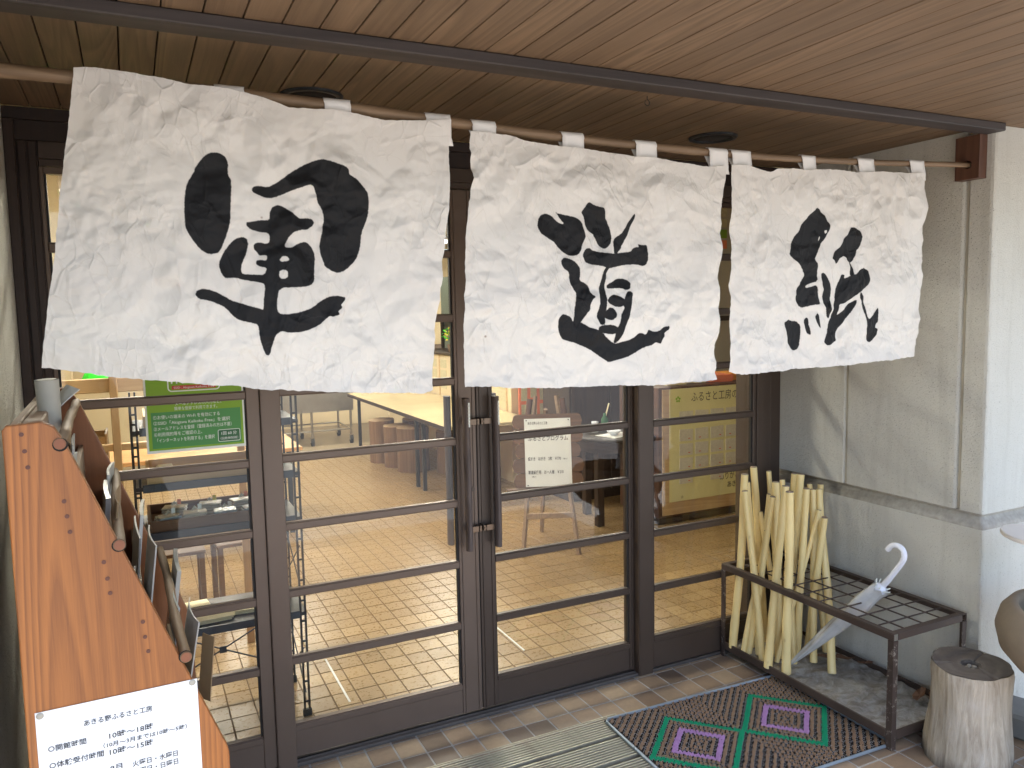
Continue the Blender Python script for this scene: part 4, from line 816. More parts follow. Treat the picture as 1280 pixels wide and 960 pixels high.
# ---------------------------------------------------------------- log stump
def stumpwood():
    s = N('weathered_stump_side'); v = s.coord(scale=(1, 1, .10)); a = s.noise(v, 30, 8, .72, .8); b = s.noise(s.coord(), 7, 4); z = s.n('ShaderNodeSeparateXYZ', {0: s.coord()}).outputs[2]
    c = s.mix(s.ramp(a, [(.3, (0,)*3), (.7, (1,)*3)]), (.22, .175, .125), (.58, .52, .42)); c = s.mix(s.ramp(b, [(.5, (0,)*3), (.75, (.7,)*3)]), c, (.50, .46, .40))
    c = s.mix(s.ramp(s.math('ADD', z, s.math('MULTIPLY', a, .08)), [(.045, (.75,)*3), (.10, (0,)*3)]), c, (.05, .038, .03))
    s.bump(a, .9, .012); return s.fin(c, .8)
def stumptop():
    s = N('weathered_stump_top'); v = s.coord(); r = s.n('ShaderNodeVectorMath', {0: v}, operation='LENGTH').outputs['Value']
    a = s.noise(v, 9, 5, .6, .4); ring = s.math('SINE', s.math('MULTIPLY', s.math('ADD', r, s.math('MULTIPLY', a, .03)), 520))
    c = s.mix(s.math('ADD', s.math('MULTIPLY', ring, .12), a), (.075, .062, .052), (.19, .16, .135)); s.bump(s.math('ADD', s.math('MULTIPLY', ring, .3), a), .6, .003); return s.fin(c, .85)
st = thing('log_stump', 'pale weathered log stump with dark hollow standing beside the umbrella stand', 'stump', (2.252, -1.145, 0))
wob = lambda w, z: 1+.045*math.sin(2*w+.6)+.03*math.sin(3*w+2+z*2)+.016*math.sin(7*w+z*4)+.010*math.sin(13*w+z*9)
zt = lambda x, y: .372+.05*(-x*.1+y*.25)
g = G(); n = 72; v = []; f = []
hs = np.linspace(0, 1, 16)
for i, t in enumerate(hs):
    for k in range(n):
        w = 2*math.pi*k/n; r = (.152-.010*t+.006*math.cos(t*5))*wob(w, t)-(.004 if i == 15 else 0); x, y = r*math.cos(w), r*math.sin(w); v.append((x, y, t*zt(x, y)))
for i in range(15):
    for k in range(n): f.append((i*n+k, i*n+(k+1) % n, (i+1)*n+(k+1) % n, (i+1)*n+k))
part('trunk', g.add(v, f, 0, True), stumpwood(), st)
g = G(); v = []; f = []; ring_r = [.0, .012, .022, .030, .036, .048, .065, .09, .115, .135]
for i, q in enumerate(ring_r):
    for k in range(n):
        w = 2*math.pi*k/n; r = q*(wob(w, 1))*(.1375/.135 if i == 9 else 1)
        if 0 < i < 4: r *= 1+.35*math.sin(3*w+1)
        x, y = r*math.cos(w), r*math.sin(w); crack = min(abs(((w-c0+math.pi) % (2*math.pi))-math.pi) for c0 in (.25, 2.6, 4.4))
        z = zt(x, y)+.0005-(.05 if i < 4 else (.004 if i == 4 else 0))-(.006 if crack < .06 and i > 3 else 0)+.0015*math.sin(w*5+i); v.append((x, y, z))
for i in range(len(ring_r)-1):
    for k in range(n): f.append((i*n+k, i*n+(k+1) % n, (i+1)*n+(k+1) % n, (i+1)*n+k))
part('cut_top', g.add(v, f), stumptop(), st)
for k in range(6): a = k*1.1; part('pebble', G().lathe([(0, .007), (.006, .005), (.009, 0), (.006, -.005), (0, -.007)], 10, c=(.017*math.cos(a), .012*math.sin(a), .352+.004*(k % 2))), M['groove'], st)
# ---------------------------------------------------------------- tan ceramic planter, white slab, block
pt = thing('ceramic_planter', 'large sandy tan ceramic bowl at the right edge in front of the wall', 'planter', (2.43, -1.46, 0))
R0 = [(.10, 0), (.12, .01), (.10, .04), (.085, .20), (.10, .34), (.16, .385), (.235, .43), (.285, .49), (.300, .555), (.285, .61), (.255, .645), (.235, .650), (.225, .64), (.24, .60), (.25, .55), (.235, .49), (.19, .45), (0, .44)]
part('bowl', G().lathe(R0[5:], 48, wob=lambda w, z: 1+.02*math.sin(2*w+1)+.012*math.sin(5*w)), M['ceramic'], pt)
part('pedestal', G().lathe(R0[:6], 40), M['concrete'], pt)
part('soil', G().lathe([(.235, .56), (0, .575)], 32), M['groove'], pt)
ws = G(); n = 40; P = [(.25*math.cos(2*math.pi*k/n), .20*math.sin(2*math.pi*k/n)) for k in range(n)]
ws.prism(P, .0, .016, 'z', 0)
tb = thing('white_slab_table', 'thin white rounded tabletop edge jutting in at the right border', 'table', (2.44, -1.36, .865)); tb.rotation_euler = (.05, .10, .2)
o = part('tabletop', ws, M['whitestone'], tb); md = o.modifiers.new('edges', 'BEVEL'); md.width = .004; md.segments = 2
part('table_stem', G().lathe([(.03, -.22), (.02, -.1), (.04, -.001)], 20), M['whitestone'], tb)
solo('concrete_block', G().box(-.07, .12, -.06, .10, .001, .10, c=.012), M['concrete'], 'small rough grey concrete block on the floor right of the stump', 'block', loc=(2.60, -1.16, 0), rz=.3)
# ---------------------------------------------------------------- floor grating
gt = thing('floor_grating', 'cream aluminium slat grating sunk in the porch floor before the doors', 'grating')
def alu():
    s = N('cream_aluminium_slat'); v = s.coord(scale=(.2, 1, 1)); a = s.noise(v, 40, 5, .7); c = s.mix(a, (.26, .235, .17), (.58, .54, .42)); g_ = s.noise(s.coord(), 7, 5, .7)
    c = s.mix(s.ramp(g_, [(.5, (0,)*3), (.7, (.7,)*3)]), c, (.2, .17, .13)); return s.fin(c, .42, .5)
M['alu'] = alu()
part('pit', G().box(GX0, GX1, GY0, GY1, -.06, -.055).box(GX0, GX1, GY1-.002, GY1-.0005, -.0549, -.002).box(GX1-.002, GX1-.0005, GY0, GY1-.0021, -.0549, -.002), M['gap'], gt)
part('edge_frame', G().box(GX0, GX1, GY1-.006, GY1, -.0015, .0022).box(GX1-.005, GX1, GY0, GY1-.0062, -.0015, .0022).box(GX0, GX1-.0052, GY0, GY0+.006, -.0015, .0022), M['alu'], gt)
sl_ = G().box(GX0, GX1-.0055, -.0036, .0036, -.020, .0022, c=.001).mesh('slat', [M['alu']])
y = GY1-.014; k = 0
while y > GY0+.012:
    if k % 10 != 9: link('slat', sl_, gt, (0, y, random.uniform(-.0003, .0002)))
    y -= .0155; k += 1
for x in np.arange(GX0+.12, GX1, .30): part('cross_bar', G().box(x-.003, x+.003, GY0+.007, GY1-.0065, -.030, -.0202), M['blackmetal'], gt)
# ---------------------------------------------------------------- door mat with coloured tufts
mt = thing('door_mat', 'brown tufted doormat with two green diamonds and purple centres', 'mat', (1.622, -.617, 0), math.radians(-2.2))
MX, MY = .462, .324; Hs = .0123
part('backing', G().box(-MX, MX, -MY, MY, .0015, .0045), M['gap'], mt)
tc = {'tuft_brown': plain('brown_tufts', (.32, .20, .115), .9, var=.35, sc=60), 'tuft_green': plain('green_tufts', (.01, .34, .15), .9, var=.25, sc=60), 'tuft_purple': plain('purple_tufts', (.52, .29, .52), .9, var=.25, sc=60)}
gs = {k: G() for k in tc}; gl = G()
for j in range(-27, 28):
    for i in range(-38, 39):
        x, y = i*Hs, j*Hs
        if abs(x) > MX-.008 or abs(y) > MY-.008: continue
        d = min(abs(i-18), abs(i+18))+abs(j)
        if d % 3 == 0 or d in (17, 10):
            key = 'tuft_green' if d in (17, 18) else ('tuft_purple' if d in (9, 10) else 'tuft_brown'); g = gs[key]; v = []; f = []
            for q in range(14):
                a = random.uniform(0, 6.28); rr = random.uniform(0, .0066); bx, by = x+rr*math.cos(a), y+rr*math.sin(a); tx, ty = bx+random.uniform(-.003, .003), by+random.uniform(-.003, .003)
                zt_ = random.uniform(.011, .0155); n0 = len(v); w = .0022
                v += [(bx-w, by-w, .004), (bx+w, by-w*.6, .004), (bx, by+w, .004), (tx-w*.6, ty, zt_), (tx+w*.6, ty, zt_), (tx, ty+w*.6, zt_)]
                f += [(n0, n0+1, n0+4, n0+3), (n0+1, n0+2, n0+5, n0+4), (n0+2, n0, n0+3, n0+5), (n0+3, n0+4, n0+5)]
            g.add(v, f)
        elif d % 3 == 1 or (d % 3 == 2 and i % 2):
            pts = [(x+.0058*math.cos(a), y+.001*math.sin(a*2), .0045+.0072*math.sin(a)) for a in np.linspace(0, math.pi, 6)]
            gl.tube(pts, .00075, 3, cap=False)
for k, g in gs.items(): o = part(k, g, tc[k], mt); o['kind'] = 'stuff'
o = part('thread_loop', gl, plain('pale_grey_thread', (.36, .36, .37), .5), mt); o['kind'] = 'stuff'
c_ = .02; pts = [(-MX+c_, -MY, .007), (MX-c_, -MY, .007), (MX, -MY+c_, .007), (MX, MY-c_, .007), (MX-c_, MY, .007), (-MX+c_, MY, .007), (-MX, MY-c_, .007), (-MX, -MY+c_, .007), (-MX+c_, -MY, .007), (-MX+c_+.01, -MY, .007)]
part('edge_tube', G().tube(pts, .0062, 10), M['matmetal'], mt)
# ================================================================ workshop interior seen through the glass
structure('workshop_walls', G().box(-3.2, -3.1, .2, 9.2, 0, 2.75).box(-3.2, 7.5, 9.2, 9.3, 0, 2.75).box(7.5, 7.6, .2, 9.2, 0, 2.75).box(-3.2, XL-.01, .301, .40, 0, 2.75).box(2.52, 7.5, .301, .40, 0, 2.75).box(XL-.01, 2.52, .165, .30, 2.42, 2.75).box(XL-.1, XL-.003, .141, .40, 0, 2.42), M['wallcream'])
structure('workshop_ceiling', G().box(-3.2, 7.5, .301, 9.2, 2.76, 2.80), M['ceilin'])
structure('rear_floor', G().box(-3.1, 7.4, 6.95, 9.19, .0005, .004), plain('grey_concrete_floor', (.22, .17, .105), .45, var=.2, sc=4))
# lit ceiling lights
LL = [(-.25, 1.15), (1.6, 1.6), (2.25, 4.1), (-.6, 4.6), (4.6, 4.4), (.9, 7.2), (3.6, 7.2)]  # the first is added to brighten shelf and near floor in place of daylight
labs = ['lit tube light on the workshop ceiling at the near left', 'lit tube light on the workshop ceiling behind the middle banner', 'lit tube light showing bright through the gap between left and middle banners', 'lit tube light above the orange worktable', 'lit tube light at the far right of the workshop', 'lit tube light above the steel cart', 'lit tube light at the back right of the workshop']
for (x, y), lab in zip(LL, labs):
    t = thing('ceiling_light', lab, 'ceiling light', (x, y, 2.757), group='fluorescent lights on the workshop ceiling')
    part('housing', G().box(-.62, .62, -.09, .09, -.045, 0, c=.006), M['whiteplastic'], t)
    for dy in (-.045, .045): part('tube', G().tube([(-.58, dy, -.062), (.58, dy, -.062)], .013, 10), M['tube'], t)
    a = bpy.data.lights.new('tube_glow', 'AREA'); a.shape = 'RECTANGLE'; a.size = 1.2; a.size_y = .2; a.energy = 18*{(1.6, 1.6): .28, (4.6, 4.4): .4, (2.25, 4.1): .7, (-.25, 1.15): .8}.get((x, y), 1); a.color = (1, .92, .80)
    l = bpy.data.objects.new('tube_glow', a); COL.objects.link(l); l.parent = t; l.location = (0, 0, -.09)
# black wire shelf unit on the left
sh = thing('wire_shelf', 'black metal shelf unit with trays of paper goods behind the left glass', 'shelf')
for x in (-.545, .060):
    for y in (.375, .72):
        for dx in (0, .020): part('post', G().box(x+dx-.004, x+dx+.004, y-.005, y+.005, .0, 1.42), M['blackmetal'], sh)
        lg = G()
        for z in np.arange(.06, 1.40, .09): lg.box(x+.0041, x+.0159, y-.003, y+.003, z, z+.008)
        part('post_rungs', lg, M['blackmetal'], sh)
        part('foot', G().box(x-.008, x+.028, y-.008, y+.008, -.0, .03), M['rubber'], sh)
for z in (.462, .878, 1.072, 1.295):
    part('shelf_board', G().box(-.54, .085, .369, .735, z-.012, z+.004, c=.001), M['blackmetal'], sh)
    part('shelf_edge', G().box(-.5165, .055, .360, .3685, z-.018, z+.014, c=.001), M['bluegrey'], sh)
g = G()
for a, b in (((-.52, .36), (.06, .08)), ((-.52, .08), (.06, .36))): g.tube([(a[0], .737, a[1]), (b[0], .737, b[1])], .0035, 6)
part('cross_brace', g, M['bluegrey'], sh)
part('cross_plate', G().box(-.245, -.215, .728, .7325, .205, .235), M['bluegrey'], sh)
g = G()
for z0, z1 in ((.10, .30), (.55, .75)): g.tube([(.07, .385, z0), (.07, .71, z1)], .003, 6).tube([(.07, .385, z1), (.07, .71, z0)], .003, 6)
part('side_brace', g, M['bluegrey'], sh)
def tray(x0, x1, y0, y1, z, h, mat, lab, parts_=True):
    t = thing('wooden_tray', lab, 'tray', ((x0+x1)/2, (y0+y1)/2, z), group=None); w, d = (x1-x0)/2, (y1-y0)/2
    part('tray_floor', G().box(-w+.0125, w-.0125, -d+.0125, d-.0125, .001, .009), mat, t)
    for a in (-1, 1): part('tray_side', G().box(min(a*w, a*(w-.012)), max(a*w, a*(w-.012)), -d, d, .0, h, c=.001), mat, t)
    for a in (-1, 1): part('tray_end', G().box(-w+.0122, w-.0122, min(a*d, a*(d-.012)), max(a*d, a*(d-.012)), .0, h, c=.001), mat, t)
    return t
tray(-.50, -.06, .378, .71, 1.077, .052, M['pale'], 'shallow pale wooden tray of cream sheets on the third shelf')
tray(-.505, -.055, .378, .71, .883, .050, M['brownz'], 'brown wooden tray of wrapped bundles on the second shelf')
tray(-.50, -.10, .40, .71, 1.300, .05, M['pale'], 'pale wooden tray on the top shelf just under the green poster')
for k, (x, y, w) in enumerate(((-.36, .50, .10), (-.22, .56, .12), (-.12, .50, .08), (-.43, .60, .06))):
    solo('cream_sheets', G().box(-w/2, w/2, -.07, .07, 0, .006+.004*k, c=.001).box(-w/2+.006, w/2+.003, -.066, .072, .0065+.004*k, .010+.004*k, c=.001), M['cream'], ['stack of cream sheets in the pale tray, left of centre', 'widest stack of cream sheets in the pale tray', 'stack of cream sheets at the right end of the pale tray', 'small stack of cream sheets at the left of the pale tray'][k], 'paper stack', 'cream sheets in the tray', loc=(x, y, 1.087), rz=random.uniform(-.2, .2))
M['wrap'] = plain('clear_wrapped_stone_blue', (.30, .36, .38), .25, var=.35, sc=30, bump=.6, bs=60); M['wrap2'] = plain('clear_wrapped_cream', (.52, .48, .36), .25, var=.35, sc=30, bump=.6, bs=60)
for k, (x, y) in enumerate(((-.43, .44), (-.33, .46), (-.215, .44), (-.10, .44), (-.40, .60), (-.26, .60), (-.13, .60))):
    b = thing('wrapped_bundle', ['clear wrapped paper bundle at the left end of the brown tray', 'clear wrapped bundle second from the left in the brown tray', 'blue grey wrapped bundle in the middle of the brown tray front', 'blue grey wrapped bundle at the right front of the brown tray', 'cream wrapped bundle at the back left of the brown tray', 'cream wrapped bundle with yellow tag at the back of the brown tray', 'cream wrapped bundle with pink tag at the back right of the brown tray'][k], 'wrapped bundle', (x, y, .893), random.uniform(-.3, .3), group='wrapped paper bundles in the brown tray')
    g = G(); L_ = .048
    for q in range(4):
        zz = .006+.011*q; g.box(-L_+random.uniform(0, .006), L_-random.uniform(0, .008), -.036, .036, zz-.005, zz+.0055, c=.003)
    part('sheets', g, M['wrap' if k in (2, 3, 0) else 'wrap2'], b)
    part('knot', G().tube([(-.012, 0, .05), (0, 0, .062), (.012, .004, .052)], [.003, .008, .003], 8), M['wrap2'], b)
    part('tag', G().box(.012, .027, -.001, 0, .052, .074), [M['white'], M['white'], M['wrap2'], M['wrap2'], M['redp'], M['yellow'], M['redp']][k], b)
for k, (x, y, r_) in enumerate(((-.30, .48, .06), (-.13, .52, -.08), (-.38, .62, .12))):
    g = G()
    for q in range(3): a = .012*q; g.box(-.085+a, .085+a*.6, -.06+a*.3, .06+a*.2, .002+.005*q, .0055+.005*q, c=.0008)
    solo('card_stack', g, M['cream'], ['stack of cream cards on the lowest shelf, left front', 'stack of cream cards on the lowest shelf beside the right post', 'stack of cream cards at the back of the lowest shelf'][k], 'card stack', 'cream cards on the lowest shelf', loc=(x, y, .467), rz=r_)
# pale timber display frame, crates, green basin
tf = thing('timber_display_frame', 'pale timber post and rail frame behind the shelf unit', 'display frame', (-.615, 1.3, 0))
part('post', G().box(-.018, .018, -.018, .018, 0, 1.60, c=.003), M['palez'], tf)
part('rail', G().box(-.70, .591, .0185, .04, 1.375, 1.445, c=.003), M['pale'], tf); part('rail', G().box(-.10, .30, .0185, .04, 1.085, 1.12, c=.003), M['pale'], tf)
part('post', G().box(.555, .591, -.018, .018, 0, 1.37, c=.003), M['palez'], tf); part('shelf_board', G().box(-.70, .591, .0405, .40, 1.375, 1.40, c=.002), M['pale'], tf)
part('post', G().box(-.70, -.664, .36, .396, 0, 1.37, c=.003), M['palez'], tf)
part('stand_board', G().box(-.70, -.1, .05, .38, .985, 1.005, c=.002), M['pale'], tf)
def crate(x, y, z, w, d, h, lab, rz=0):
    t = thing('wooden_crate', lab, 'crate', (x, y, z), rz, group='small pale wooden crates')
    part('crate_floor', G().box(-w/2+.0105, w/2-.0105, -d/2+.0105, d/2-.0105, .001, .008), M['pale'], t)
    for a in (-1, 1):
        part('crate_end', G().box(min(a*w/2, a*(w/2-.010)), max(a*w/2, a*(w/2-.010)), -d/2, d/2, 0, h, c=.001), M['palez'], t)
        part('crate_side', G().box(-w/2+.0102, w/2-.0102, min(a*d/2, a*(d/2-.010)), max(a*d/2, a*(d/2-.010)), 0, h*.92, c=.001), M['pale'], t)
crate(-.745, 1.50, 1.006, .17, .26, .16, 'open pale wooden crate left of the timber post')
crate(-.32, .56, 1.352, .09, .20, .10, 'small pale wooden crate on the top tray beside the poster edge')
crate(.035, 1.0, .0, .001+.12, .2, 1.24, 'tall narrow pale wooden box column behind the left door post')
gb = thing('green_basin', 'bright green ribbed plastic basin upside down on the timber shelf', 'basin', (-.62, 1.62, 1.401))
part('bowl', G().lathe([(.15, 0), (.145, .02), (.125, .06), (.09, .085), (0, .09)], 36, wob=lambda w, z: 1+.03*math.sin(12*w)), M['greenplastic'], gb)
part('rim', G().tube([(.15*math.cos(a), .15*math.sin(a), .006) for a in np.linspace(0, 6.2832, 30)], .006, 8, cap=False), M['greenplastic'], gb)
solo('cream_pillar', G().box(-.06, .06, -.06, .06, 0, 2.755), M['wallcream'], 'cream painted pillar at the far left of the workshop', 'pillar', loc=(-.95, 3.0, 0))
# orange worktable
def table(name, lab, x0, x1, y0, y1, z, tm, lm, legs, th=.03):
    t = thing(name, lab, 'table', ((x0+x1)/2, (y0+y1)/2, 0)); w, d = (x1-x0)/2, (y1-y0)/2
    part('table_top', G().box(-w, w, -d, d, z-th, z, c=.004), tm, t)
    part('edge_band', G().box(-w-.004, -w-.0002, -d, d, z-th-.004, z-.002), M['darkwood'], t)
    for lx, ly in legs: part('leg', G().box(lx-.018-(x0+x1)/2, lx+.018-(x0+x1)/2, ly-.018-(y0+y1)/2, ly+.018-(y0+y1)/2, .0, z-th-.001, c=.003), lm, t)
    return t
table('worktable', 'orange wooden worktable seen below the green poster', -1.4, .64, 3.25, 4.3, .70, M['orange'], M['bluegrey'], ((-1.3, 3.35), (.55, 3.35), (-1.3, 4.2), (.55, 4.2)))
# low slatted brown stools between shelf and table
for k, (x, y) in enumerate(((-.34, 1.75), (-.05, 1.8))):
    t = thing('wooden_stool', ['plain brown wooden stool at the left behind the shelf unit', 'plain brown wooden stool at the right behind the shelf unit'][k], 'stool', (x, y, 0), .1*k, group='brown wooden stools behind the shelf')
    part('seat', G().box(-.12, .12, -.12, .12, .42, .44, c=.004), M['brownz'], t)
    for a in (-1, 1):
        for b in (-1, 1): part('leg', G().box(a*.1-.014, a*.1+.014, b*.1-.014, b*.1+.014, 0, .4195), M['brownz'], t)
# stainless cart at the back
ct = thing('steel_cart', 'stainless steel trolley table on black castors at the back', 'trolley', (1.45, 7.75, 0))
part('top_sheet', G().box(-.85, .65, -.40, .40, .70, .73, c=.004), M['stainless'], ct)
part('side_panel', G().box(-.85, .65, -.405, -.4005, .455, .72), M['stainless'], ct)
for x in (-.78, .1, .62):
    for y in (-.36, .36):
        part('leg', G().tube([(x, y, .12), (x, y, .70)], .016, 10), M['stainless'], ct)
        w_ = part('castor', G().tube([(x-.018, y, .055), (x+.018, y, .055)], .052, 18), M['rubber'], ct); part('fork', G().box(x-.024, x-.019, y-.02, y+.02, .05, .12).box(x+.019, x+.024, y-.02, y+.02, .05, .12).box(x-.024, x+.024, y-.02, y+.02, .1201, .126), M['stainless'], w_)
for y in (-.36, .36): part('cross_rail', G().tube([(-.78, y, .20), (.62, y, .20)], .011, 10), M['stainless'], ct)
part('cross_rail', G().tube([(.62, -.36, .20), (.62, .36, .20)], .011, 10), M['stainless'], ct)
solo('dark_crates', G().box(-.5, .5, -.3, .3, .005, .06, c=.01).box(-.45, .4, -.25, .28, .061, .12, c=.01), M['blackmetal'], 'flat dark duckboards lying under the steel trolley', 'duckboard', loc=(.9, 8.2, 0))
# long table with log stools below
table('long_table', 'long pale topped table with dark edge running to the back', 1.93, 2.84, 3.45, 6.95, .72, plain('reflective_pale_tabletop', (.55, .45, .26), .16, var=.1, sc=2), M['blackmetal'], ((1.97, 4.18), (1.97, 4.38), (2.05, 6.86), (2.75, 4.2), (2.75, 6.86), (2.75, 3.6)), .035)
M['bark'] = wood('brown_log_side', (.12, .065, .033), (.29, .17, .09), 'z', 1, .7, 0, fibre=.3, bump=.7); M['logtop'] = plain('log_top', (.42, .29, .16), .7, var=.3, sc=10)
for k, (x, y, r, h) in enumerate(((2.06, 5.9, .15, .50), (2.13, 5.55, .15, .47), (2.20, 5.2, .17, .49), (2.55, 4.9, .17, .46), (2.42, 5.75, .15, .5))):
    t = thing('log_stool', ['brown log stool farthest under the long table', 'brown log stool second under the long table', 'thickest brown log stool nearest under the long table edge', 'brown log stool deeper under the long table behind its legs', 'brown log stool at the back beneath the long table'][k], 'stool', (x, y, 0), group='log stools under the long table')
    wb = lambda w, z, k=k: 1+.04*math.sin(2*w+k)+.02*math.sin(5*w+k*2)
    part('log', G().lathe([(r*.98, 0), (r, .03), (r*.97, h*.5), (r, h-.01)], 28, wob=wb), M['bark'], t); part('seat_top', G().lathe([(r, h-.0098), (r*.97, h), (0, h+.002)], 28, wob=wb), M['logtop'], t)
# sample cabinet along the table with flowers, framed picture and card
cb = thing('sample_cabinet', 'cream cabinet covered with pinned paper samples beside the long table', 'cabinet', (2.86, 4.05, 0))
part('cabinet_body', G().box(0, .9, 0, 4.2, .0, 1.22, c=.004), M['wallcream'], cb); part('cabinet_top', G().box(-.03, .92, -.02, 4.22, 1.2205, 1.25, c=.003), M['darkcab'], cb)
sm = G().box(-.004, -.0005, -.10, .10, -.05, .05).mesh('paper_sample', [M['washi']])
for j in range(12):
    for i in range(3): link('paper_sample', sm, cb, (0, .22+j*.33, .86+i*.125))
for k, (y, z) in enumerate(((.10, 1.0), (2.0, 1.0), (3.2, 1.0))): part('upright_trim', G().box(-.008, -.0005, y-.012, y+.012, .72, 1.22), M['pale'], cb)
op = thing('paper_sample_board', 'orange and salmon display board of handmade paper strips behind the easel', 'display board', (2.90, 3.95, 0))
part('salmon_panel', G().box(.0, .42, 0, .02, .30, 1.55), M['redp'], op); part('orange_panel', G().box(.4202, .83, 0, .02, .30, 1.55), M['orangep'], op)
smm = G().box(-.034, .034, -.004, -.0004, -.115, .115).mesh('paper_strip', [M['washi']])
for r in range(5):
    for c in range(8): o = link('paper_strip', smm, op, (.055+c*.104, 0, .42+r*.265+(.03 if c % 2 else 0))); o.rotation_euler = (0, random.uniform(-.03, .03), 0)
part('cream_edge', G().box(.8302, .875, -.01, .02, .25, 1.6), M['wallcream'], op)
fl = thing('flower_pot', 'small pot of yellow flowers on the cabinet behind the banner gap', 'plant', (3.0, 5.95, 1.25))
part('pot', G().lathe([(.05, 0), (.07, .09), (.062, .088), (0, .07)], 20), M['brownz'], fl)
g = G()
for k in range(170):
    a, b, r = random.uniform(0, 6.28), random.uniform(-.3, 1.2), random.uniform(.06, .14); p = Vector((r*math.cos(a)*math.cos(b), r*math.sin(a)*math.cos(b), .18+r*math.sin(b)))
    u_ = Vector((random.uniform(-1, 1), random.uniform(-1, 1), random.uniform(-1, 1))).normalized()*.016; w_ = u_.orthogonal().normalized()*.012
    g.add([p-u_, p+w_, p+u_, p-w_], [(0, 1, 2, 3)], k % 2)
o = part('flowers', g, [M['yellow'], M['greenplastic']], fl)
def frame(x, y, z, w, h, lab, mat, tilt=-.18, rz=.7):
    t = thing('picture_frame', lab, 'picture', (x, y, z), rz); t.rotation_euler = (tilt, 0, rz); b = .022
    part('picture', G().box(-w/2+b, w/2-b, 0, .004, b, h-b), mat, t)
    part('frame_border', G().box(-w/2, -w/2+b, -.006, .008, 0, h).box(w/2-b, w/2, -.006, .008, 0, h).box(-w/2+b+.0002, w/2-b-.0002, -.006, .008, 0, b).box(-w/2+b+.0002, w/2-b-.0002, -.006, .008, h-b, h), M['brownz'], t); return t
frame(2.93, 5.5, 1.252, .26, .33, 'brown framed blue picture on the cabinet below the yellow flowers', M['pic'])
t = frame(2.93, 5.02, 1.252, .20, .26, 'small framed cream card with brush writing beside the blue picture', M['paper'], rz=.35); text('紙すき', -.06, -.001, .10, .12, M['ink'], t)
for k in range(3): solo('glass_jar', G().lathe([(.045, 0), (.05, .01), (.05, .13), (.035, .15), (.037, .17), (0, .171)], 20), M['film'], ['clear jar on the high shelf nearest the gap', 'clear jar in the middle of the high shelf', 'clear jar at the far end of the high shelf'][k], 'jar', 'jars on the high shelf', loc=(3.12, 5.6+k*.25, 1.662))
hs_ = thing('wall_shelf', 'dark high shelf above the sample cabinet holding jars', 'shelf', (3.0, 4.6, 0)); part('shelf_board', G().box(0, .3, 0, 2.5, 1.63, 1.66), M['darkcab'], hs_)
for y in (.05, 2.4): part('shelf_post', G().box(.26, .3, y, y+.04, 1.2505, 1.6295), M['darkcab'], hs_)
part('backboard', G().box(.3005, .32, 0, 2.5, 1.2505, 2.2), plain('grey_green_board', (.12, .15, .12), .6, var=.4, sc=6), hs_)
# easel with plank sign
ea = thing('easel', 'weathered grey wooden easel inside behind the right door', 'easel', (2.10, 1.9, 0), math.radians(-22))
for a in (-1, 1): part('leg', G().tube([(a*.20, -.12, 0), (a*.075, .06, 1.12)], [.018, .016], 4, smooth=False), M['rackback'], ea)
part('leg', G().tube([(0, .50, 0), (0, .085, 1.02)], .016, 4, smooth=False), M['rackback'], ea)
part('crossbar', G().box(-.17, .17, -.088, -.070, .26, .30, c=.003), M['rackback'], ea); part('ledge', G().box(-.30, .26, -.075, -.030, .452, .474, c=.003), M['brownz'], ea)
for a in (-1, 1): part('log_finial', G().tube([(a*.135, .045, .96), (a*.115, .06, 1.10)], .022, 12), M['bracket'], ea)
ps = thing('plank_sign', 'scalloped brown plank board with white price notice on the easel', 'sign', (2.10, 1.9, 0), math.radians(-22))
R_ = Matrix.Translation((0, -.058, .478)) @ Matrix.Rotation(math.radians(-8), 4, 'X')
for k in range(5):
    z = k*.105; w = .235+.012*math.sin(k*2.3)
    pl = [(-w, z+.012), (-w+.02, z+.002), (w-.02, z+.002), (w, z+.012), (w+.012, z+.05), (w, z+.09), (w-.02, z+.103), (-w+.02, z+.103), (-w, z+.09), (-w-.012, z+.05)]
    part('plank', G().prism(pl, -.012, .012, 'y').xform(R_), M['plank'], ps)
pn = thing('price_notice', 'white price notice sheet pinned on the plank sign', 'notice', (2.10, 1.9, 0), math.radians(-22))
part('sheet', G().box(-.165, .165, -.0145, -.0132, .01, .49).xform(R_), M['paper'], pn)
for s_, a, b, z, h in (('あきる野ふるさと工房', -.14, .0, .450, .020), ('ふるさとプログラム', -.14, .145, .335, .034), ('紙すき　はがき　2枚　￥770', -.145, .09, .195, .026), ('（税込）', .105, .135, .197, .010), ('軍道紙使用　お一人様　￥210', -.145, .105, .100, .026), ('（税込）', -.12, -.09, .076, .010)):
    t = text(s_, 0, 0, 0, b-a, M['ink'], pn, h=h, bold=.012); t.matrix_local = R_ @ Matrix.Translation((a, -.0155, z)) @ Matrix.Rotation(math.pi/2, 4, 'X')
for x in (-.15, .15):
    for z in (.02, .478): part('pin', G().box(x-.004, x+.004, -.019, -.0156, z-.004, z+.004).xform(R_), M['ink'], pn)
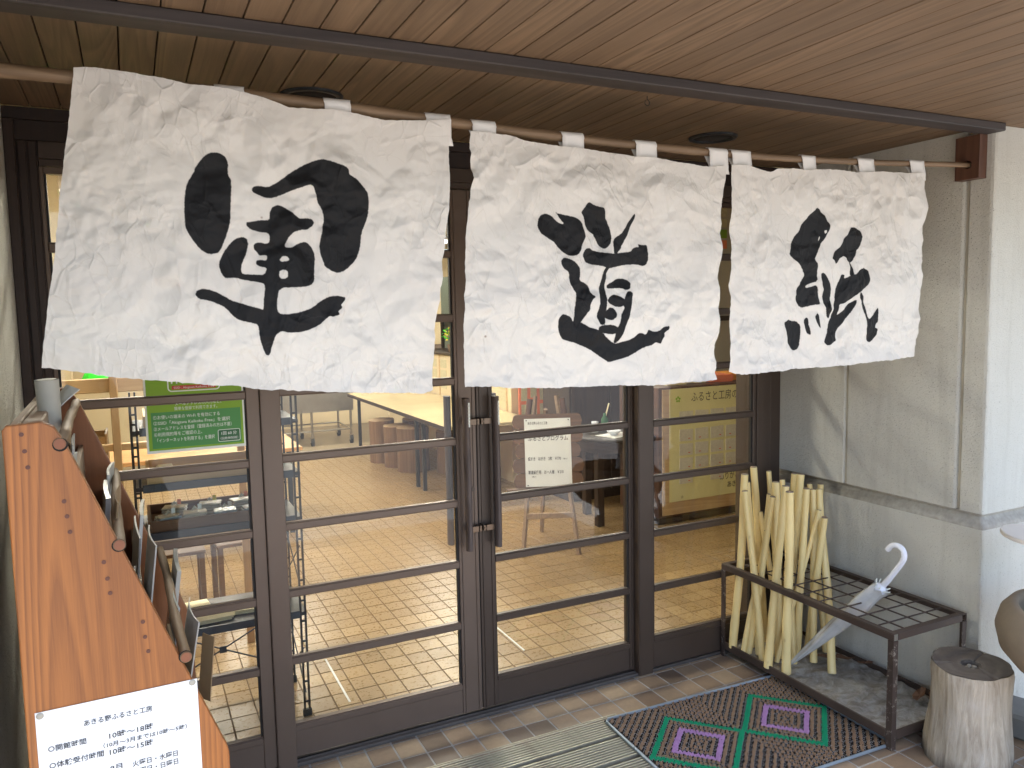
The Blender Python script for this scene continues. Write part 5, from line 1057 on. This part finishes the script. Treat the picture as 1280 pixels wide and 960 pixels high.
# round dark table with jar, bowl, tray
rt = thing('round_table', 'round black wooden table behind the right door', 'table', (3.0, 2.40, 0))
part('table_top', G().lathe([(0, .722), (.36, .722), (.375, .715), (.375, .70), (.34, .69), (0, .69)], 48), plain('black_lacquer', (.035, .027, .022), .42, var=.1), rt)
part('apron', G().lathe([(.33, .689), (.33, .60), (.31, .60), (.31, .689)], 40), M['darkcab'], rt)
for k in range(4): a = k*math.pi/2+.5; part('leg', G().box(-.03, .03, -.03, .03, 0, .6, c=.004).xform(Matrix.Translation((.27*math.cos(a), .27*math.sin(a), 0))), M['darkcab'], rt)
solo('serving_paper', G().box(-.14, .14, -.10, .10, 0, .003), M['paper'], 'white paper sheet lying on the round black table', 'paper', loc=(2.93, 2.27, .7225), rz=.3)
solo('small_bowl', G().lathe([(.025, 0), (.055, .03), (.06, .04), (.054, .038), (.02, .006), (0, .006)], 24), M['whiteplastic'], 'small white bowl on the paper on the round table', 'bowl', loc=(2.90, 2.26, .7256))
j = thing('spice_jar', 'small glass jar with white lid on the round table', 'jar', (2.86, 2.48, .7225)); part('glass_body', G().lathe([(.03, 0), (.032, .01), (.032, .06), (.026, .07)], 20), M['film'], j); part('lid', G().lathe([(.027, .0705), (.029, .075), (.029, .09), (0, .092)], 20), M['whiteplastic'], j)
b = thing('green_bottle', 'small green bottle with a brush on the round table', 'bottle', (3.0, 2.55, .7225)); part('bottle_body', G().lathe([(.028, 0), (.03, .02), (.03, .09), (.012, .12), (.012, .14), (0, .141)], 20), M['green3'], b); part('brush', G().tube([(.004, 0, .10), (.05, .01, .22)], .006, 8), M['cream'], b)
o = thing('orange_cup', 'small orange and yellow cup at the right of the round table', 'cup', (3.06, 2.28, .7225)); part('cup_body', G().lathe([(.03, 0), (.04, .05), (.036, .05), (.026, .005), (0, .005)], 20), M['orangep'], o); part('cup_band', G().lathe([(.0385, .034), (.0412, .05), (.0395, .0505)], 20), M['yellow'], o)
# dark tall cabinet behind it, shelves at its right
dc = thing('dark_cabinet', 'tall dark wooden cabinet behind the round table', 'cabinet', (3.37, 3.05, 0))
part('cabinet_body', G().box(-.42, .42, 0, .5, 0, 1.20, c=.004), M['darkcab'], dc)
for a in (-1, 1): part('cabinet_door', G().box(min(a*.008, a*.40), max(a*.008, a*.40), -.014, -.0005, .08, 1.14, c=.003), M['darkcab'], dc)
part('cornice', G().box(-.45, .45, -.03, .52, 1.2005, 1.235, c=.004), M['darkcab'], dc)
# poster cabinet
pc = thing('poster_cabinet', 'low brown wooden cabinet whose front carries the yellow green poster', 'cabinet', (3.16, 2.02, 0))
part('cabinet_body', G().box(0, 1.15, .002, .55, .06, 1.105, c=.004), M['bracket'], pc); part('plinth', G().box(.02, 1.13, .03, .52, 0, .0595), M['darkcab'], pc)
part('front_board', G().box(.03, 1.12, -.012, .0015, .08, 1.09, c=.002), M['pale'], pc)
po = thing('handwritten_poster', 'yellow green handwritten poster of grey note cards on the low cabinet', 'poster', (3.16, 2.005, 0))
part('poster_sheet', G().box(.09, .835, -.0008, .0, .185, 1.09), M['yellowposter'], po)
cm = G().box(-.066, .066, -.004, -.001, -.047, .047).mesh('note_card', [M['card']])
for i in range(4):
    for k, z in enumerate((.86, .715, .60, .485, .37)):
        if i > 2 and k == 4: continue
        if i == 1 and k == 4: continue
        o = link('note_card', cm, po, (.255+i*.157, 0, z)); o.rotation_euler = (0, random.uniform(-.05, .05), 0)
        o2 = part('card_scribble', G().box(-.03 if i % 2 else .02, -.01 if i % 2 else .04, -.0052, -.0042, -.03, -.024), M['red'], o)
text('ふるさと工房のみ', .305, -.003, .985, .55, M['ink'], po, h=.075); text('ありがと', .60, -.003, .315, .20, M['ink'], po, h=.06, bold=.01); text('あきる', .68, -.003, .245, .14, M['ink'], po, h=.05, bold=.01)
text('☆', .20, -.003, .205, .03, M['ink'], po); text('✿', .15, -.003, .985, .05, M['green1'], po)
for k, (x, y, w, mt_) in enumerate(((3.42, 2.25, .22, 'cream'), (3.66, 2.3, .2, 'cream'), (3.9, 2.25, .24, 'redp'), (4.12, 2.3, .18, 'orangep'))):
    g = G()
    for q in range(5): g.box(-w/2+random.uniform(0, .02), w/2-random.uniform(0, .02), -.13, .13, .012*q+.0005, .012*q+.0115, c=.001)
    solo('craft_paper_stack', g, M[mt_], ['cream craft paper stack at the left on the poster cabinet', 'second cream craft paper stack on the poster cabinet', 'salmon craft paper stack on the poster cabinet', 'orange craft paper stack at the right end of the poster cabinet'][k], 'paper stack', 'craft paper on the poster cabinet', loc=(x, y, 1.106), rz=random.uniform(-.2, .2))
# notice wall at the right
nw = thing('notice_partition', 'grey partition with pinned notes seen in the gap beside the right banner', 'partition', (3.85, 2.95, 0))
part('partition_panel', G().box(0, 3.2, 0, .06, 0, 2.755), M['wallgrey'], nw)
for z in (.98, 1.62, 2.20): part('dark_rail', G().box(.0, 3.2, -.02, -.0005, z-.025, z+.025), M['darkcab'], nw)
for k, (z, mt_) in enumerate(((2.62, 'wrap2'), (2.52, 'washi'), (2.42, 'green1'), (2.32, 'redp'))): part('pinned_note', G().box(.50, .80, -.004, -.0005, z-.04, z+.04), M[mt_], nw)
part('blue_notice', G().box(.38, .62, -.004, -.0005, 1.93, 2.12), M['blue'], nw); part('yellow_notice', G().box(.38, .62, -.004, -.0005, 1.74, 1.9295), M['yellow'], nw)
